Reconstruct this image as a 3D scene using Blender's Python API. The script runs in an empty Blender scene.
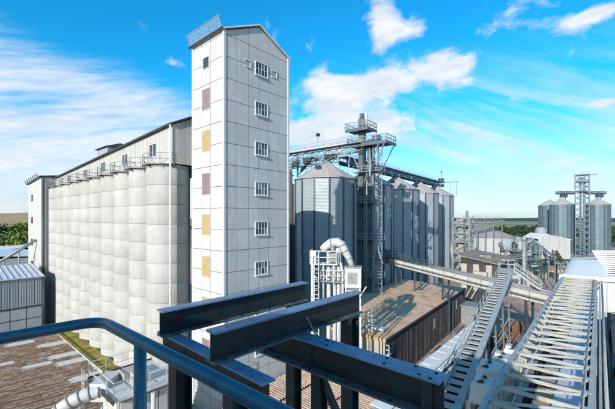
import bpy, math, random
from mathutils import Vector, Matrix
random.seed(7)
R = math.radians
sc = bpy.context.scene
C = sc.collection

# ------------------------------------------------------------------ camera
EYE = 20.0
cam = bpy.data.cameras.new('camera'); co = bpy.data.objects.new('camera', cam); C.objects.link(co)
co.location = (0, 0, EYE); co.rotation_euler = (R(90), 0, 0)
cam.sensor_width = 36; cam.lens = 36*350/615; cam.shift_y = 12.5/615
cam.clip_start = 0.05; cam.clip_end = 9000
sc.camera = co

# ------------------------------------------------------------------ light
SUN_AZ, SUN_EL = 29.5, 20.4            # direction the light travels to, height above the horizon
sun = bpy.data.lights.new('sun', 'SUN'); so = bpy.data.objects.new('sun', sun); C.objects.link(so)
sun.energy = 4.7; sun.angle = R(0.5); sun.color = (1.0, .95, .88)
d = Vector((math.sin(R(SUN_AZ))*math.cos(R(SUN_EL)), math.cos(R(SUN_AZ))*math.cos(R(SUN_EL)), -math.sin(R(SUN_EL))))
so.rotation_euler = d.to_track_quat('-Z', 'Y').to_euler(); so.location = (-60, -100, 90)
sc.view_settings.view_transform = 'Standard'; sc.view_settings.look = 'None'
sc.view_settings.exposure = 0.24; sc.view_settings.gamma = 1.0

world = bpy.data.worlds.new('World'); sc.world = world; world.use_nodes = True
nt = world.node_tree; nt.nodes.clear()
class X:
    """tiny wrapper for math-node expressions"""
    t = None
    def __init__(s, sock): s.s = sock
    @staticmethod
    def op(o, *a):
        n = X.t.nodes.new('ShaderNodeMath'); n.operation = o
        for i, v in enumerate(a):
            if isinstance(v, X): X.t.links.new(v.s, n.inputs[i])
            else: n.inputs[i].default_value = v
        return X(n.outputs[0])
    def __add__(s, b): return X.op('ADD', s, b)
    __radd__ = __add__
    def __sub__(s, b): return X.op('SUBTRACT', s, b)
    def __rsub__(s, b): return X.op('SUBTRACT', b, s)
    def __mul__(s, b): return X.op('MULTIPLY', s, b)
    __rmul__ = __mul__
    def __truediv__(s, b): return X.op('DIVIDE', s, b)
    def step(s, lo, hi):
        n = X.t.nodes.new('ShaderNodeMapRange'); n.interpolation_type = 'SMOOTHSTEP'
        X.t.links.new(s.s, n.inputs['Value']); n.inputs['From Min'].default_value = lo; n.inputs['From Max'].default_value = hi
        return X(n.outputs[0])
    def clamp(s):
        n = X.t.nodes.new('ShaderNodeClamp'); X.t.links.new(s.s, n.inputs[0]); return X(n.outputs[0])
def xyz(x, y, z):
    n = X.t.nodes.new('ShaderNodeCombineXYZ')
    for i, v in enumerate((x, y, z)):
        if isinstance(v, X): X.t.links.new(v.s, n.inputs[i])
        else: n.inputs[i].default_value = v
    return n.outputs[0]
def noise(vec, scale, detail=5, rough=.55, dist=0):
    n = X.t.nodes.new('ShaderNodeTexNoise'); X.t.links.new(vec, n.inputs['Vector'])
    n.inputs['Scale'].default_value = scale; n.inputs['Detail'].default_value = detail
    n.inputs['Roughness'].default_value = rough; n.inputs['Distortion'].default_value = dist
    return X(n.outputs['Fac'])
def mixc(fac, a, b, blend='MIX'):
    n = X.t.nodes.new('ShaderNodeMix'); n.data_type = 'RGBA'; n.blend_type = blend
    if isinstance(fac, X): X.t.links.new(fac.s, n.inputs[0])
    else: n.inputs[0].default_value = fac
    for k, v in ((6, a), (7, b)):
        if isinstance(v, (tuple, list)): n.inputs[k].default_value = (*v[:3], 1)
        else: X.t.links.new(v, n.inputs[k])
    return n.outputs[2]
X.t = nt
sky = nt.nodes.new('ShaderNodeTexSky'); sky.sky_type = 'NISHITA'; sky.sun_disc = False
sky.sun_elevation = R(SUN_EL); sky.sun_rotation = R(SUN_AZ + 180)
sky.air_density = 1.0; sky.dust_density = 0.6; sky.ozone_density = 2.0; sky.altitude = 50
tc = nt.nodes.new('ShaderNodeTexCoord'); sp = nt.nodes.new('ShaderNodeSeparateXYZ'); nt.links.new(tc.outputs['Generated'], sp.inputs[0])
dx, dy, dz = (X(sp.outputs[i]) for i in range(3))
AZ = X.op('ARCTAN2', dx, dy)*(180/math.pi)
EL = X.op('ARCSINE', dz)*(180/math.pi)
zz = X.op('MAXIMUM', dz, 0.0) + .16
u, v = dx/zz, dy/zz
def bump(a0, e0, sa, se):
    qa, qe = (AZ - a0)/sa, (EL - e0)/se
    return X.op('EXPONENT', (qa*qa + qe*qe)*-1.0)
# fair-weather cumulus: noise helped along where the photographed clouds stand
n1 = noise(xyz(AZ*.09, EL*.13, 3.7), 2.0, 9, .62, .3)
place = None
for a0, e0, sa, se, w in ((3.0, 21.0, 4.5, 2.2, .34), (9.5, 20.0, 5.5, 2.4, .32), (14, 20.5, 5, 2.2, .26), (20.5, 22.2, 4.2, 2.8, .40), (24, 21.5, 2.5, 1.8, .2), (12.2, 28.0, 2.8, 4.0, .40), (16.5, 27.6, 3.4, 1.7, .32), (0.5, 13.5, 8, 4.6, .42), (5, 17.5, 4, 2, .2), (14, 14.5, 7, 2.2, .30),
                          (39, 24.0, 3.0, 1.0, .36), (40, 14.2, 2.8, .8, .34), (31, 16.4, 3.4, 1.5, .24), (24, 19.3, 2.5, .9, .2), (-21, 22.3, 4.5, 1.3, .22), (-27, 26.5, 4, 1.2, .12),
                          (30, 26, 5.5, 4, .13), (37, 21, 4.5, 4, .11), (-3.0, 26.5, 4, 1.5, .12), (37, 5.0, 4, 1.2, .12),
                          (75, 30, 16, 6, .3), (-80, 35, 20, 7, .3), (-120, 25, 25, 7, .3), (130, 32, 25, 8, .3), (180, 22, 25, 6, .3)):
    b = bump(a0, e0, sa, se)*w
    place = b if place is None else place + b
cum = (n1*.9 + place*1.15).step(.60, .86)
# cirrus sheet filling the left below a slanting edge, with streaks
ca, sa_ = math.cos(R(-12)), math.sin(R(-12))
s1 = AZ*ca - EL*sa_; s2 = AZ*sa_ + EL*ca
n2 = noise(xyz(s1*.035, s2*.22, 9.1), 1.6, 7, .6, .5)
n2b = noise(xyz(s1*.05, s2*.5, 2.1), 2.2, 6, .6, .3)
edge = (24.5 - (AZ + 41.3)*.19) - EL
left = edge.step(-1.0, 5.5)*(1.0 - AZ.step(-22, -6)*.85)
cir = ((n2*.8 + n2b*.5 + left*.34).step(.66, 1.16))*left
# thin fans on the right, sloping down to the horizon
t1 = AZ*math.cos(R(-24)) + EL*math.sin(R(-24)); t2 = EL*math.cos(R(-24)) - AZ*math.sin(R(-24))
n3 = noise(xyz(t1*.03, t2*.2, 5.0), 1.7, 7, .62, .4)
fan = n3.step(.36, .74)*AZ.step(-6, 8)*(1.0 - EL.step(11, 26))*.78
low = (1.0 - EL.step(-2, 15))*.66
cover = X.op('MAXIMUM', X.op('MAXIMUM', cum, cir*.95), fan).clamp()
hs = nt.nodes.new('ShaderNodeHueSaturation'); nt.links.new(sky.outputs[0], hs.inputs['Color'])
hs.inputs['Saturation'].default_value = 1.25; hs.inputs['Value'].default_value = 1.42
tintc = mixc(EL.step(1, 22), (.80, 1.20, 1.50), (.16, 1.60, 1.80))
tint = mixc(1.0, hs.outputs[0], tintc, 'MULTIPLY')
shade = noise(xyz(AZ*.12, EL*.3, 1.0), 1.5, 5, .6).step(.3, .75)
cloudcol = mixc(shade, (6.6, 7.7, 8.9), (9.3, 9.5, 9.8))
hazy = mixc(low.clamp(), tint, (7.1, 8.2, 9.2))
colr = mixc(cover, hazy, cloudcol)
bg = nt.nodes.new('ShaderNodeBackground'); bg.inputs['Strength'].default_value = 0.088
nt.links.new(colr, bg.inputs['Color'])
wo = nt.nodes.new('ShaderNodeOutputWorld'); nt.links.new(bg.outputs[0], wo.inputs[0])

# ------------------------------------------------------------------ helpers
def W(px, py, dep):            # where a thing seen at px,py and standing dep metres away is
    return Vector(((px-307.5)/350*dep, dep, EYE-(py-217)/350*dep))
def Gz(px, py, z): return W(px, py, (EYE-z)*350/(py-217))
def tag(o, label, cat, group=None):
    o['label'] = label; o['category'] = cat
    if group: o['group'] = group
    return o
def thing(name, label, cat, loc=(0, 0, 0), az=0, group=None):
    o = bpy.data.objects.new(name, None); o.empty_display_size = .3; C.objects.link(o)
    o.location = loc; o.rotation_euler = (0, 0, -R(az))
    return tag(o, label, cat, group)
class MB:
    def __init__(s): s.v = []; s.f = []; s.sm = set()
    def add(s, vs, fs):
        k = len(s.v); s.v += [tuple(p) for p in vs]; s.f += [tuple(i+k for i in q) for q in fs]; return s
    def box(s, a, b, c, d, e, f):
        return s.hexa([(a, c, e), (b, c, e), (b, d, e), (a, d, e), (a, c, f), (b, c, f), (b, d, f), (a, d, f)])
    def cbox(s, x, y, z, w, l, h): return s.box(x-w/2, x+w/2, y-l/2, y+l/2, z-h/2, z+h/2)
    def hexa(s, p): return s.add(p, [(3, 2, 1, 0), (4, 5, 6, 7), (0, 1, 5, 4), (1, 2, 6, 5), (2, 3, 7, 6), (3, 0, 4, 7)])
    def bar(s, p, q, w, h=None):     # rectangular bar between two points
        h = h or w; p = Vector(p); q = Vector(q); t = (q-p).normalized()
        up = Vector((0, 0, 1)) if abs(t.z) < .95 else Vector((1, 0, 0))
        a = t.cross(up).normalized()*w/2; b = a.cross(t).normalized()*h/2
        return s.hexa([p-a-b, p+a-b, q+a-b, q-a-b, p-a+b, p+a+b, q+a+b, q-a+b])
    def tube(s, pts, r, n=10, cap=True):
        pts = [Vector(p) for p in pts]; rings = []; k0 = len(s.v)
        for i, p in enumerate(pts):
            t = (pts[min(i+1, len(pts)-1)]-pts[max(i-1, 0)]).normalized()
            up = Vector((0, 0, 1)) if abs(t.z) < .95 else Vector((1, 0, 0))
            a = t.cross(up).normalized(); b = a.cross(t)
            rr = r[i] if isinstance(r, (list, tuple)) else r
            rings.append([p+(a*math.cos(2*math.pi*j/n)+b*math.sin(2*math.pi*j/n))*rr for j in range(n)])
        vs = [p for g in rings for p in g]; fs = []
        for i in range(len(pts)-1):
            for j in range(n):
                fs.append((i*n+j, i*n+(j+1) % n, (i+1)*n+(j+1) % n, (i+1)*n+j))
        f0 = len(s.f); s.add(vs, fs)
        if n > 5: s.sm.update(range(f0, len(s.f)))
        if cap:
            s.f.append(tuple(k0+j for j in reversed(range(n)))); s.f.append(tuple(k0+(len(pts)-1)*n+j for j in range(n)))
        return s
    def lathe(s, prof, n=32, cx=0, cy=0, a0=0, a1=2*math.pi, smooth=True):
        full = abs(a1-a0-2*math.pi) < 1e-6; m = n if full else n+1
        vs = [(cx+r*math.cos(a0+(a1-a0)*j/n), cy+r*math.sin(a0+(a1-a0)*j/n), z) for r, z in prof for j in range(m)]
        fs = []
        for i in range(len(prof)-1):
            for j in range(n):
                fs.append((i*m+j, i*m+(j+1) % m, (i+1)*m+(j+1) % m, (i+1)*m+j))
        f0 = len(s.f); s.add(vs, fs)
        if smooth: s.sm.update(range(f0, len(s.f)))
        return s
    def poly(s, pts, off):           # prism: polygon swept by a vector
        n = len(pts); off = Vector(off)
        vs = [Vector(p) for p in pts]+[Vector(p)+off for p in pts]
        return s.add(vs, [tuple(reversed(range(n))), tuple(range(n, 2*n))]+[(i, (i+1) % n, n+(i+1) % n, n+i) for i in range(n)])
    def mesh(s, name, m):
        me = bpy.data.meshes.new(name); me.from_pydata(s.v, [], s.f)
        if s.sm:
            me.polygons.foreach_set('use_smooth', [i in s.sm for i in range(len(s.f))])
        me.materials.append(M[m] if isinstance(m, str) else m); me.update()
        return me
    def build(s, name, m, parent=None): return put(name, s.mesh(name, m), parent)
def put(name, me, parent=None, loc=None, rot=None):
    o = bpy.data.objects.new(name, me); C.objects.link(o); o.parent = parent
    if loc is not None: o.location = loc
    if rot is not None: o.rotation_euler = rot
    return o
def one(name, mb, m, label, cat, loc=(0, 0, 0), az=0, group=None):
    o = mb.build(name, m); o.location = loc; o.rotation_euler = (0, 0, -R(az)); return tag(o, label, cat, group)
def copy_tree(o, parent=None):
    c = o.copy(); C.objects.link(c); c.parent = parent
    for ch in list(o.children): copy_tree(ch, c)
    return c
def struct(name, mb, m):
    o = mb.build(name, m); o['kind'] = 'structure'; return o
def B(): return MB()

# ------------------------------------------------------------------ materials
M = {}
def mat(name, col, rough=.6, metal=0, col2=None, var=.18, scale=.8, streak=0, streakcol=None, stain=None, stainamt=.5, stainscale=.35, bump=.0, bscale=25, ribs=None, objvar=0, spec=.4, stretch=None, groove_shade=None, chips=None):
    m = bpy.data.materials.new(name); m.use_nodes = True; t = m.node_tree; X.t = t
    bs = t.nodes['Principled BSDF']; geo = t.nodes.new('ShaderNodeNewGeometry'); pos = geo.outputs['Position']
    col2 = col2 or tuple(c*(1-var) for c in col)
    n = noise(pos, scale, 6, .65, .4).step(.32, .68); c = mixc(n, col, col2)
    fine = noise(pos, scale*14, 3, .6).step(.3, .7); c = mixc(fine*.25, c, tuple(q*.75 for q in col))
    if streak:
        mp = t.nodes.new('ShaderNodeMapping'); mp.inputs['Scale'].default_value = (2.2, 2.2, .12); t.links.new(pos, mp.inputs[0])
        sn = noise(mp.outputs[0], 1.6, 6, .7).step(.48, .78); c = mixc(sn*streak, c, streakcol or tuple(q*.4 for q in col))
    if stain:
        st = noise(pos, stainscale, 8, .72, .8).step(.46, .62); c = mixc(st*stainamt, c, stain)
    if stretch:
        ang, c3, amt = stretch
        mp = t.nodes.new('ShaderNodeMapping'); mp.vector_type = 'TEXTURE'; mp.inputs['Rotation'].default_value = (0, 0, R(ang)); mp.inputs['Scale'].default_value = (.22, 1.1, 1.0); t.links.new(pos, mp.inputs[0])
        sn = noise(mp.outputs[0], 1.0, 7, .72, .2).step(.45, .60); c = mixc(sn*amt, c, c3)
        sn2 = noise(mp.outputs[0], 2.3, 4, .7, .2).step(.50, .62); c = mixc(sn2*.7, c, tuple(q*.35 for q in col))
    if groove_shade:  # corrugation shade and dirt put into the colour as dark stripes
        sx = t.nodes.new('ShaderNodeSeparateXYZ'); tcx = t.nodes.new('ShaderNodeTexCoord'); t.links.new(tcx.outputs['Object'], sx.inputs[0])
        gv = X.op('SINE', X(sx.outputs[0])*(2*math.pi*groove_shade[0]))*-1.0
        gv = gv.step(.0, .8)*(noise(pos, .8, 4).step(.2, .6)*.6+.4)
        c = mixc(gv*groove_shade[1], c, tuple(q*.22 for q in col))
    if objvar:
        oi = t.nodes.new('ShaderNodeObjectInfo'); r = X(oi.outputs['Random'])
        c = mixc(r*objvar, c, tuple(q*.55 for q in col))
    if chips:
        for cc, csc, lo in chips:
            ch = noise(pos, csc, 6, .7, .3).step(lo, lo+.035); c = mixc(ch*.85, c, cc)
    t.links.new(c, bs.inputs['Base Color'])
    bs.inputs['Metallic'].default_value = metal; bs.inputs['Specular IOR Level'].default_value = spec
    rg = noise(pos, scale*3, 4).step(.2, .8)*.2 + (rough-.1); t.links.new(rg.s, bs.inputs['Roughness'])
    if ribs or bump:
        h = None
        if ribs:
            ax, freq, amt = ribs
            sx = t.nodes.new('ShaderNodeSeparateXYZ'); tcx = t.nodes.new('ShaderNodeTexCoord'); t.links.new(tcx.outputs['Object'], sx.inputs[0])
            h = X.op('SINE', X(sx.outputs[ax])*(2*math.pi*freq))*amt
        if bump:
            q = noise(pos, bscale, 4, .6)*bump; h = q if h is None else h + q
        bn = t.nodes.new('ShaderNodeBump'); bn.inputs['Strength'].default_value = .6; bn.inputs['Distance'].default_value = .06
        t.links.new(h.s, bn.inputs['Height']); t.links.new(bn.outputs[0], bs.inputs['Normal'])
    M[name] = m; return m
mat('white_clad', (.62, .615, .60), .55, var=.16, streak=.75, streakcol=(.36, .34, .30), objvar=.24, scale=.35, chips=[((.26, .17, .10), 2.2, .735)], stain=(.47, .45, .41), stainamt=.4, stainscale=.25)
mat('trim_white', (.68, .675, .66), .5, var=.06)
mat('joint_dark', (.045, .045, .05), .8)
mat('concrete_cream', (.475, .46, .425), .8, var=.14, streak=.5, streakcol=(.25, .24, .21), stain=(.34, .325, .29), stainamt=.5, stainscale=.3, bump=.12, bscale=9, scale=.25, chips=[((.30, .28, .24), .9, .70)])
mat('concrete_joint', (.17, .165, .15), .9)
mat('gallery_clad', (.54, .525, .49), .6, var=.12, streak=.35, streakcol=(.4, .38, .34), objvar=.16)
mat('roof_dark', (.07, .07, .075), .7)
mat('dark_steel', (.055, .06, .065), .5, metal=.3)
mat('glass_dark', (.025, .035, .05), .12, spec=.8, var=.3)
mat('glass_blue', (.06, .11, .16), .1, spec=.9, var=.3)
mat('glass_pale', (.22, .26, .28), .3, var=.3)
mat('yellow_panel', (.46, .32, .09), .6, col2=(.42, .36, .2), scale=4, stain=(.2, .2, .2), stainscale=3)
mat('mauve_panel', (.22, .135, .15), .6, col2=(.28, .21, .21), scale=4)
mat('galv', (.40, .425, .435), .5, metal=.2, chips=[((.26, .29, .30), 1.1, .60)], col2=(.36, .40, .42), streak=.35, streakcol=(.20, .24, .27), ribs=(2, 4.0, .35), objvar=.22, scale=.5)
mat('galv_roof', (.46, .45, .44), .6, metal=.1, col2=(.36, .345, .335), objvar=.15, stain=(.60, .38, .27), stainamt=.5, stainscale=.22)
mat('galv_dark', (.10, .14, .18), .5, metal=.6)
mat('galv_frame', (.32, .35, .37), .65, metal=.15, var=.3, scale=2)
mat('grey_metal', (.30, .32, .33), .55, metal=.3, var=.3, scale=2, stain=(.2, .13, .09), stainamt=.35, stainscale=1.2)
mat('blue_metal', (.045, .10, .14), .5, metal=.3, var=.3)
mat('white_metal', (.60, .60, .585), .5, var=.15, scale=1.2, chips=[((.24, .13, .07), 4, .66)], stain=(.5, .44, .36), stainamt=.35, stainscale=.8)
mat('cream_metal', (.57, .565, .50), .5, var=.15, chips=[((.24, .13, .07), 4, .64)], scale=1.0, stain=(.45, .38, .28), stainamt=.3, stainscale=.9)
mat('duct_white', (.54, .54, .52), .45, var=.15, chips=[((.26, .15, .08), 3, .68)], stain=(.5, .45, .38), stainamt=.3, stainscale=1.3)
mat('gantry_white', (.42, .42, .405), .55, var=.2, scale=1.2, chips=[((.22, .12, .07), 3.5, .62)], stain=(.30, .27, .23), stainamt=.5, stainscale=1.1)
mat('gantry_cream', (.43, .425, .37), .55, var=.2, scale=1.2, chips=[((.22, .12, .07), 3.5, .62)], stain=(.30, .26, .20), stainamt=.5, stainscale=1.1)
mat('pale_blue', (.50, .57, .66), .6, var=.1, scale=.8, stain=(.42, .44, .46), stainamt=.4, stainscale=1.0)
mat('tan_panel', (.48, .38, .26), .75, var=.2, scale=1.0, stain=(.3, .2, .12), stainamt=.4, stainscale=.8)
mat('orange_panel', (.62, .34, .12), .7, var=.2)
mat('black_void', (.012, .012, .014), .8)
mat('shed_roof', (.74, .49, .31), .85, col2=(.66, .43, .27), scale=.3, chips=[((.22, .13, .08), .7, .60)], stain=(.38, .23, .14), stainamt=.5, stainscale=.28, bump=.3, bscale=4)
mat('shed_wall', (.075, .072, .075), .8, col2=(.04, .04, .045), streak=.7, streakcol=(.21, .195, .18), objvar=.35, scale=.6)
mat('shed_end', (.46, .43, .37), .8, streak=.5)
mat('corr_brown', (.29, .165, .09), .9, col2=(.17, .10, .06), scale=.5, objvar=.3, bump=.2, bscale=8, stretch=(-42, (.60, .53, .45), .6), groove_shade=(1.3333, .9))
mat('corr_red', (.46, .29, .20), .85, col2=(.58, .46, .37), scale=1.2, stain=(.30, .18, .12), stainamt=.4, stainscale=.9, objvar=.2)
mat('skylight', (.60, .575, .53), .5, var=.12, scale=.8, stain=(.45, .40, .33), stainamt=.4, stainscale=1.5)
mat('moss', (.42, .31, .035), .95, col2=(.12, .08, .03), scale=.9, stain=(.17, .17, .03), stainamt=.7, stainscale=1.6, bump=.8, bscale=5)
mat('grey_clad', (.36, .39, .41), .6, var=.12, streak=.3, objvar=.12)
mat('girder', (.012, .042, .051), .45, metal=.1, col2=(.006, .015, .019), scale=3.0, stain=(.05, .03, .018), stainamt=.55, stainscale=3.2, bump=.06, bscale=45, spec=.3, chips=[((.10, .045, .02), 9, .66), ((.16, .15, .13), 30, .72)])  # near-black base holds the shade on the girder webs
mat('girder_flange_lit', (.10, .14, .155), .5, col2=(.06, .09, .10), scale=4, stain=(.09, .06, .04), stainamt=.6, stainscale=4)  # paler: light on the bottom flanges' upper faces put into colour
mat('girder_skylit_top', (.16, .29, .42), .42, metal=.1, col2=(.11, .20, .31), scale=4, stain=(.10, .10, .11), stainamt=.4, stainscale=5, bump=.08, bscale=60, chips=[((.09, .05, .03), 12, .66), ((.5, .5, .48), 24, .735)])  # sky light on the top flanges put into a paler blue
mat('handrail', (.030, .145, .215), .34, metal=.05, col2=(.018, .095, .15), scale=7, stain=(.045, .10, .13), stainamt=.45, stainscale=17, bump=.025, bscale=60, spec=.5, chips=[((.09, .05, .03), 28, .68), ((.12, .22, .28), 40, .70)])
mat('bolt', (.02, .02, .025), .5, metal=.6)
mat('ground_yard', (.53, .37, .28), .9, col2=(.42, .29, .22), scale=.12, stain=(.14, .12, .11), stainamt=.65, stainscale=.1, bump=.3, bscale=3)
mat('field_tan', (.48, .30, .15), .95, col2=(.36, .26, .12), scale=.012, stain=(.20, .17, .06), stainamt=.7, stainscale=.006)
mat('rail_steel', (.10, .065, .05), .6, metal=.3)
mat('sleeper', (.24, .125, .07), .9, var=.35, scale=2, objvar=.3)
mat('ballast', (.13, .095, .075), .95, col2=(.07, .05, .045), scale=1.5, bump=.8, bscale=5)
mat('blue_pipe', (.03, .16, .24), .5, var=.3)
mat('red_paint', (.45, .03, .03), .5)
mat('brown_roof', (.36, .29, .23), .9, col2=(.26, .205, .165), scale=.5, stain=(.11, .09, .08), stainamt=.6, stainscale=.4)
mat('pink_roof', (.36, .31, .295), .85, var=.15, scale=.2)
mat('elevator_steel', (.13, .16, .18), .55, metal=.2, var=.35, scale=1.5, chips=[((.16, .09, .05), 2, .62)])
mat('green_steel', (.07, .13, .125), .6, var=.3, scale=.6)
mat('leaf_a', (.15, .21, .035), .8, col2=(.08, .13, .025), scale=.25)
mat('leaf_b', (.21, .21, .035), .8, col2=(.10, .13, .025), scale=.25)
mat('leaf_c', (.045, .075, .022), .8, col2=(.025, .042, .015), scale=.25)
mat('bark', (.07, .05, .035), .95)
mat('shed_white', (.43, .44, .43), .7, var=.1, scale=.2, streak=.3)
mat('roof_white', (.74, .74, .73), .6, var=.08, scale=.15)

# ------------------------------------------------------------------ ground
def ground():
    m = bpy.data.materials.new('ground_land'); m.use_nodes = True; t = m.node_tree; X.t = t
    bs = t.nodes['Principled BSDF']; geo = t.nodes.new('ShaderNodeNewGeometry'); pos = geo.outputs['Position']
    n = noise(pos, .004, 4, .5).step(.45, .55)
    c = mixc(n, (.20, .20, .09), (.40, .32, .19)); c = mixc(noise(pos, .03, 5).step(.3, .7)*.4, c, (.10, .12, .05))
    t.links.new(c, bs.inputs['Base Color']); bs.inputs['Roughness'].default_value = .95
    M['ground_land'] = m
    b = B(); s = 5000; b.add([(-s, -s, -.02), (s, -s, -.02), (s, s, -.02), (-s, s, -.02)], [(0, 1, 2, 3)]); struct('ground', b, 'ground_land')
    b = B(); b.add([(-130, -60, 0), (230, -60, 0), (230, 235, 0), (-130, 235, 0)], [(0, 1, 2, 3)]); struct('yard_pavement', b, 'ground_yard')
    # low farmland ridges far off
    def ridge(name, m, d0, a0, a1, h, seed, base=0):
        b = B(); n = 60; vs = []; fs = []
        for i in range(n+1):
            a = R(a0+(a1-a0)*i/n)
            hh = h*(1+.25*math.sin(a*9+seed)+.15*math.sin(a*23+seed*2))
            for dd, z in ((d0, base), (d0*1.25, base+hh*.8), (d0*1.5, base+hh), (d0*2.1, base-5)):
                vs.append((math.sin(a)*dd, math.cos(a)*dd, z))
        for i in range(n):
            for j in range(3): k = i*4+j; fs.append((k, k+4, k+5, k+1))
        b.add(vs, fs); return struct(name, b, m)
    ridge('hills', 'field_tan', 520, -70, -20, 25, 1.0)
    ridge('far_hills', 'leaf_c', 1900, -15, 75, 12, 2.5)
ground()

# ------------------------------------------------------------------ concrete grain silos, head house and gallery
AZA = 42.0
T = Vector((-7.157, 30.0, 0))
XA = Vector((math.cos(R(AZA)), -math.sin(R(AZA)), 0)); YA = Vector((math.sin(R(AZA)), math.cos(R(AZA)), 0))
def LA(x, y, z=0): return T + XA*x + YA*y + Vector((0, 0, z))

def head_house():
    t = thing('head_house_tower', 'tall white panelled elevator tower with a gabled top and a column of windows', 'tower', T, AZA)
    wl, wr, ze, zp = 5.0, 7.7, 36.1, 37.9
    b = B(); b.poly([(-wl+.05, .05, 0), (-wl+.05, wr-.05, 0), (-wl+.05, wr-.05, ze), (-wl+.05, wr/2, zp-.1), (-wl+.05, .05, ze)], (wl-.1, 0, 0))
    b.build('wall', 'joint_dark', t)
    rows = [0]; z = .2
    # panel heights: half a storey each
    ph = 1.87; zs = [ze - .35 - ph*i for i in range(21) if ze - .35 - ph*i > 0]
    zs = list(reversed(zs)); zs = [0.0] + zs
    g = .022
    cols = [0, 1.35, 2.6, 3.85, 5.1, 6.4, wr]
    bx = {}
    for i in range(len(zs)-1):
        for j in range(6):
            b = B(); b.box(.0, .035, cols[j]+g, cols[j+1]-g, zs[i]+g, zs[i+1]-g); b.build('cladding_panel', 'white_clad', t)
        cl = [-wl, -3.45, -2.0, 0]
        for j in range(3):
            b = B(); b.box(cl[j]+g, cl[j+1]-g, -.035, 0, zs[i]+g, zs[i+1]-g); b.build('cladding_panel', 'white_clad', t)
    def top(y): return ze + (zp-ze)*(1-abs(y-wr/2)/(wr/2)) - .12
    for j in range(6):
        y0, y1 = cols[j]+g, cols[j+1]-g
        pts = [(0, y0, zs[-1]+g), (0, y1, zs[-1]+g), (0, y1, top(y1))]
        if y0 < wr/2 < y1: pts.append((0, wr/2, top(wr/2)))
        pts.append((0, y0, top(y0)))
        b = B(); b.poly(pts, (.035, 0, 0)); b.build('gable_panel', 'white_clad', t)
    for j in range(3):
        b = B(); b.box([-wl, -3.45, -2.0][j]+g, [-3.45, -2.0, 0][j]-g, -.035, 0, zs[-1]+g, ze-.02); b.build('cladding_panel', 'white_clad', t)
    for (x, y) in ((0, 0), (0, wr), (-wl, 0)):
        b = B(); b.cbox(x, y, ze/2, .2, .2, ze); b.build('corner_trim', 'trim_white', t)
    # roof with thin edge and gutter
    b = B(); o = .22
    b.poly([(-wl-o, -o, ze-.08), (-wl-o, wr/2, zp+.02), (-wl-o, wr+o, ze-.08), (-wl-o, wr+o, ze+.06), (-wl-o, wr/2, zp+.16), (-wl-o, -o, ze+.06)], (wl+2*o, 0, 0))
    rf = b.build('roof', 'trim_white', t)
    b = B(); b.bar((-wl-o, -o-.08, ze-.03), (o, -o-.08, ze-.03), .14, .14); b.build('gutter', 'dark_steel', rf)
    # leaning mesh guard on the left eave
    gd = B(); gd.bar((-wl-.1, -.3, ze+.08), (.1, -.3, ze+.08), .05); gd.bar((-wl-.1, -.62, ze+.95), (.1, -.62, ze+.95), .05); gr = gd.build('eave_guard', 'galv_frame', t)
    for k in range(4):
        x = -wl-.1 + (wl+.2)*k/3; b = B(); b.bar((x, -.3, ze+.05), (x, -.62, ze+.97), .06); b.build('post', 'galv_frame', gr)
    for k in range(3):
        b = B(); x0 = -wl-.1+(wl+.2)*k/3
        for q in range(1, 7): b.bar((x0, -.3-.32*q/7, ze+.05+.9*q/7), (x0+(wl+.2)/3, -.3-.32*q/7, ze+.05+.9*q/7), .018)
        for q in range(1, 9): xx = x0+(wl+.2)/3*q/9; b.bar((xx, -.3, ze+.06), (xx, -.62, ze+.95), .014)
        b.build('mesh_panel', 'white_metal', gr)
    # windows: right face column
    yc = 4.15
    for k in range(8):
        zc = 33.9 - 3.74*k
        w, h = 1.42, 1.12
        wn = B()
        for (y0, y1, z0, z1) in ((-w/2-.06, w/2+.06, h/2, h/2+.07), (-w/2-.06, w/2+.06, -h/2-.07, -h/2), (-w/2-.07, -w/2, -h/2, h/2), (w/2, w/2+.07, -h/2, h/2)):
            wn.box(.036, .11, yc+y0, yc+y1, zc+z0, zc+z1)
        win = wn.build('window', 'trim_white', t)
        for i in range(4):
            for j in range(2):
                b = B(); b.box(.037, .06, yc-w/2+i*w/4+.018, yc-w/2+(i+1)*w/4-.018, zc-h/2+j*h/2+.018, zc-h/2+(j+1)*h/2-.018); b.build('pane', random.choice(['glass_dark', 'glass_dark', 'glass_dark', 'glass_blue', 'glass_pale']), win)
        b = B(); b.box(.037, .075, yc-w/2+.002, yc+w/2-.002, zc-.018, zc+.018)
        for i in (1, 2, 3): b.box(.037, .073, yc-w/2+i*w/4-.017, yc-w/2+i*w/4+.017, zc-h/2+.002, zc+h/2-.002)
        b.build('glazing_bars', 'trim_white', win)
        b = B(); b.box(.036, .2, yc-w/2-.12, yc+w/2+.12, zc-h/2-.16, zc-h/2-.075); b.build('sill', 'trim_white', win)
    for yy in (2.55, 5.75):      # two small vents beside the top window
        b = B()
        for q in range(2): b.box(.036, .12, yy-.35, yy+.35, 33.6+q*.62, 33.68+q*.62)
        b.box(.036, .1, yy+.28, yy+.35, 33.69, 34.21); v = b.build('vent', 'trim_white', t)
        b = B(); b.box(.037, .05, yy-.34, yy+.27, 33.69, 34.21); b.build('vent_panel', 'grey_clad', v)
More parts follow.
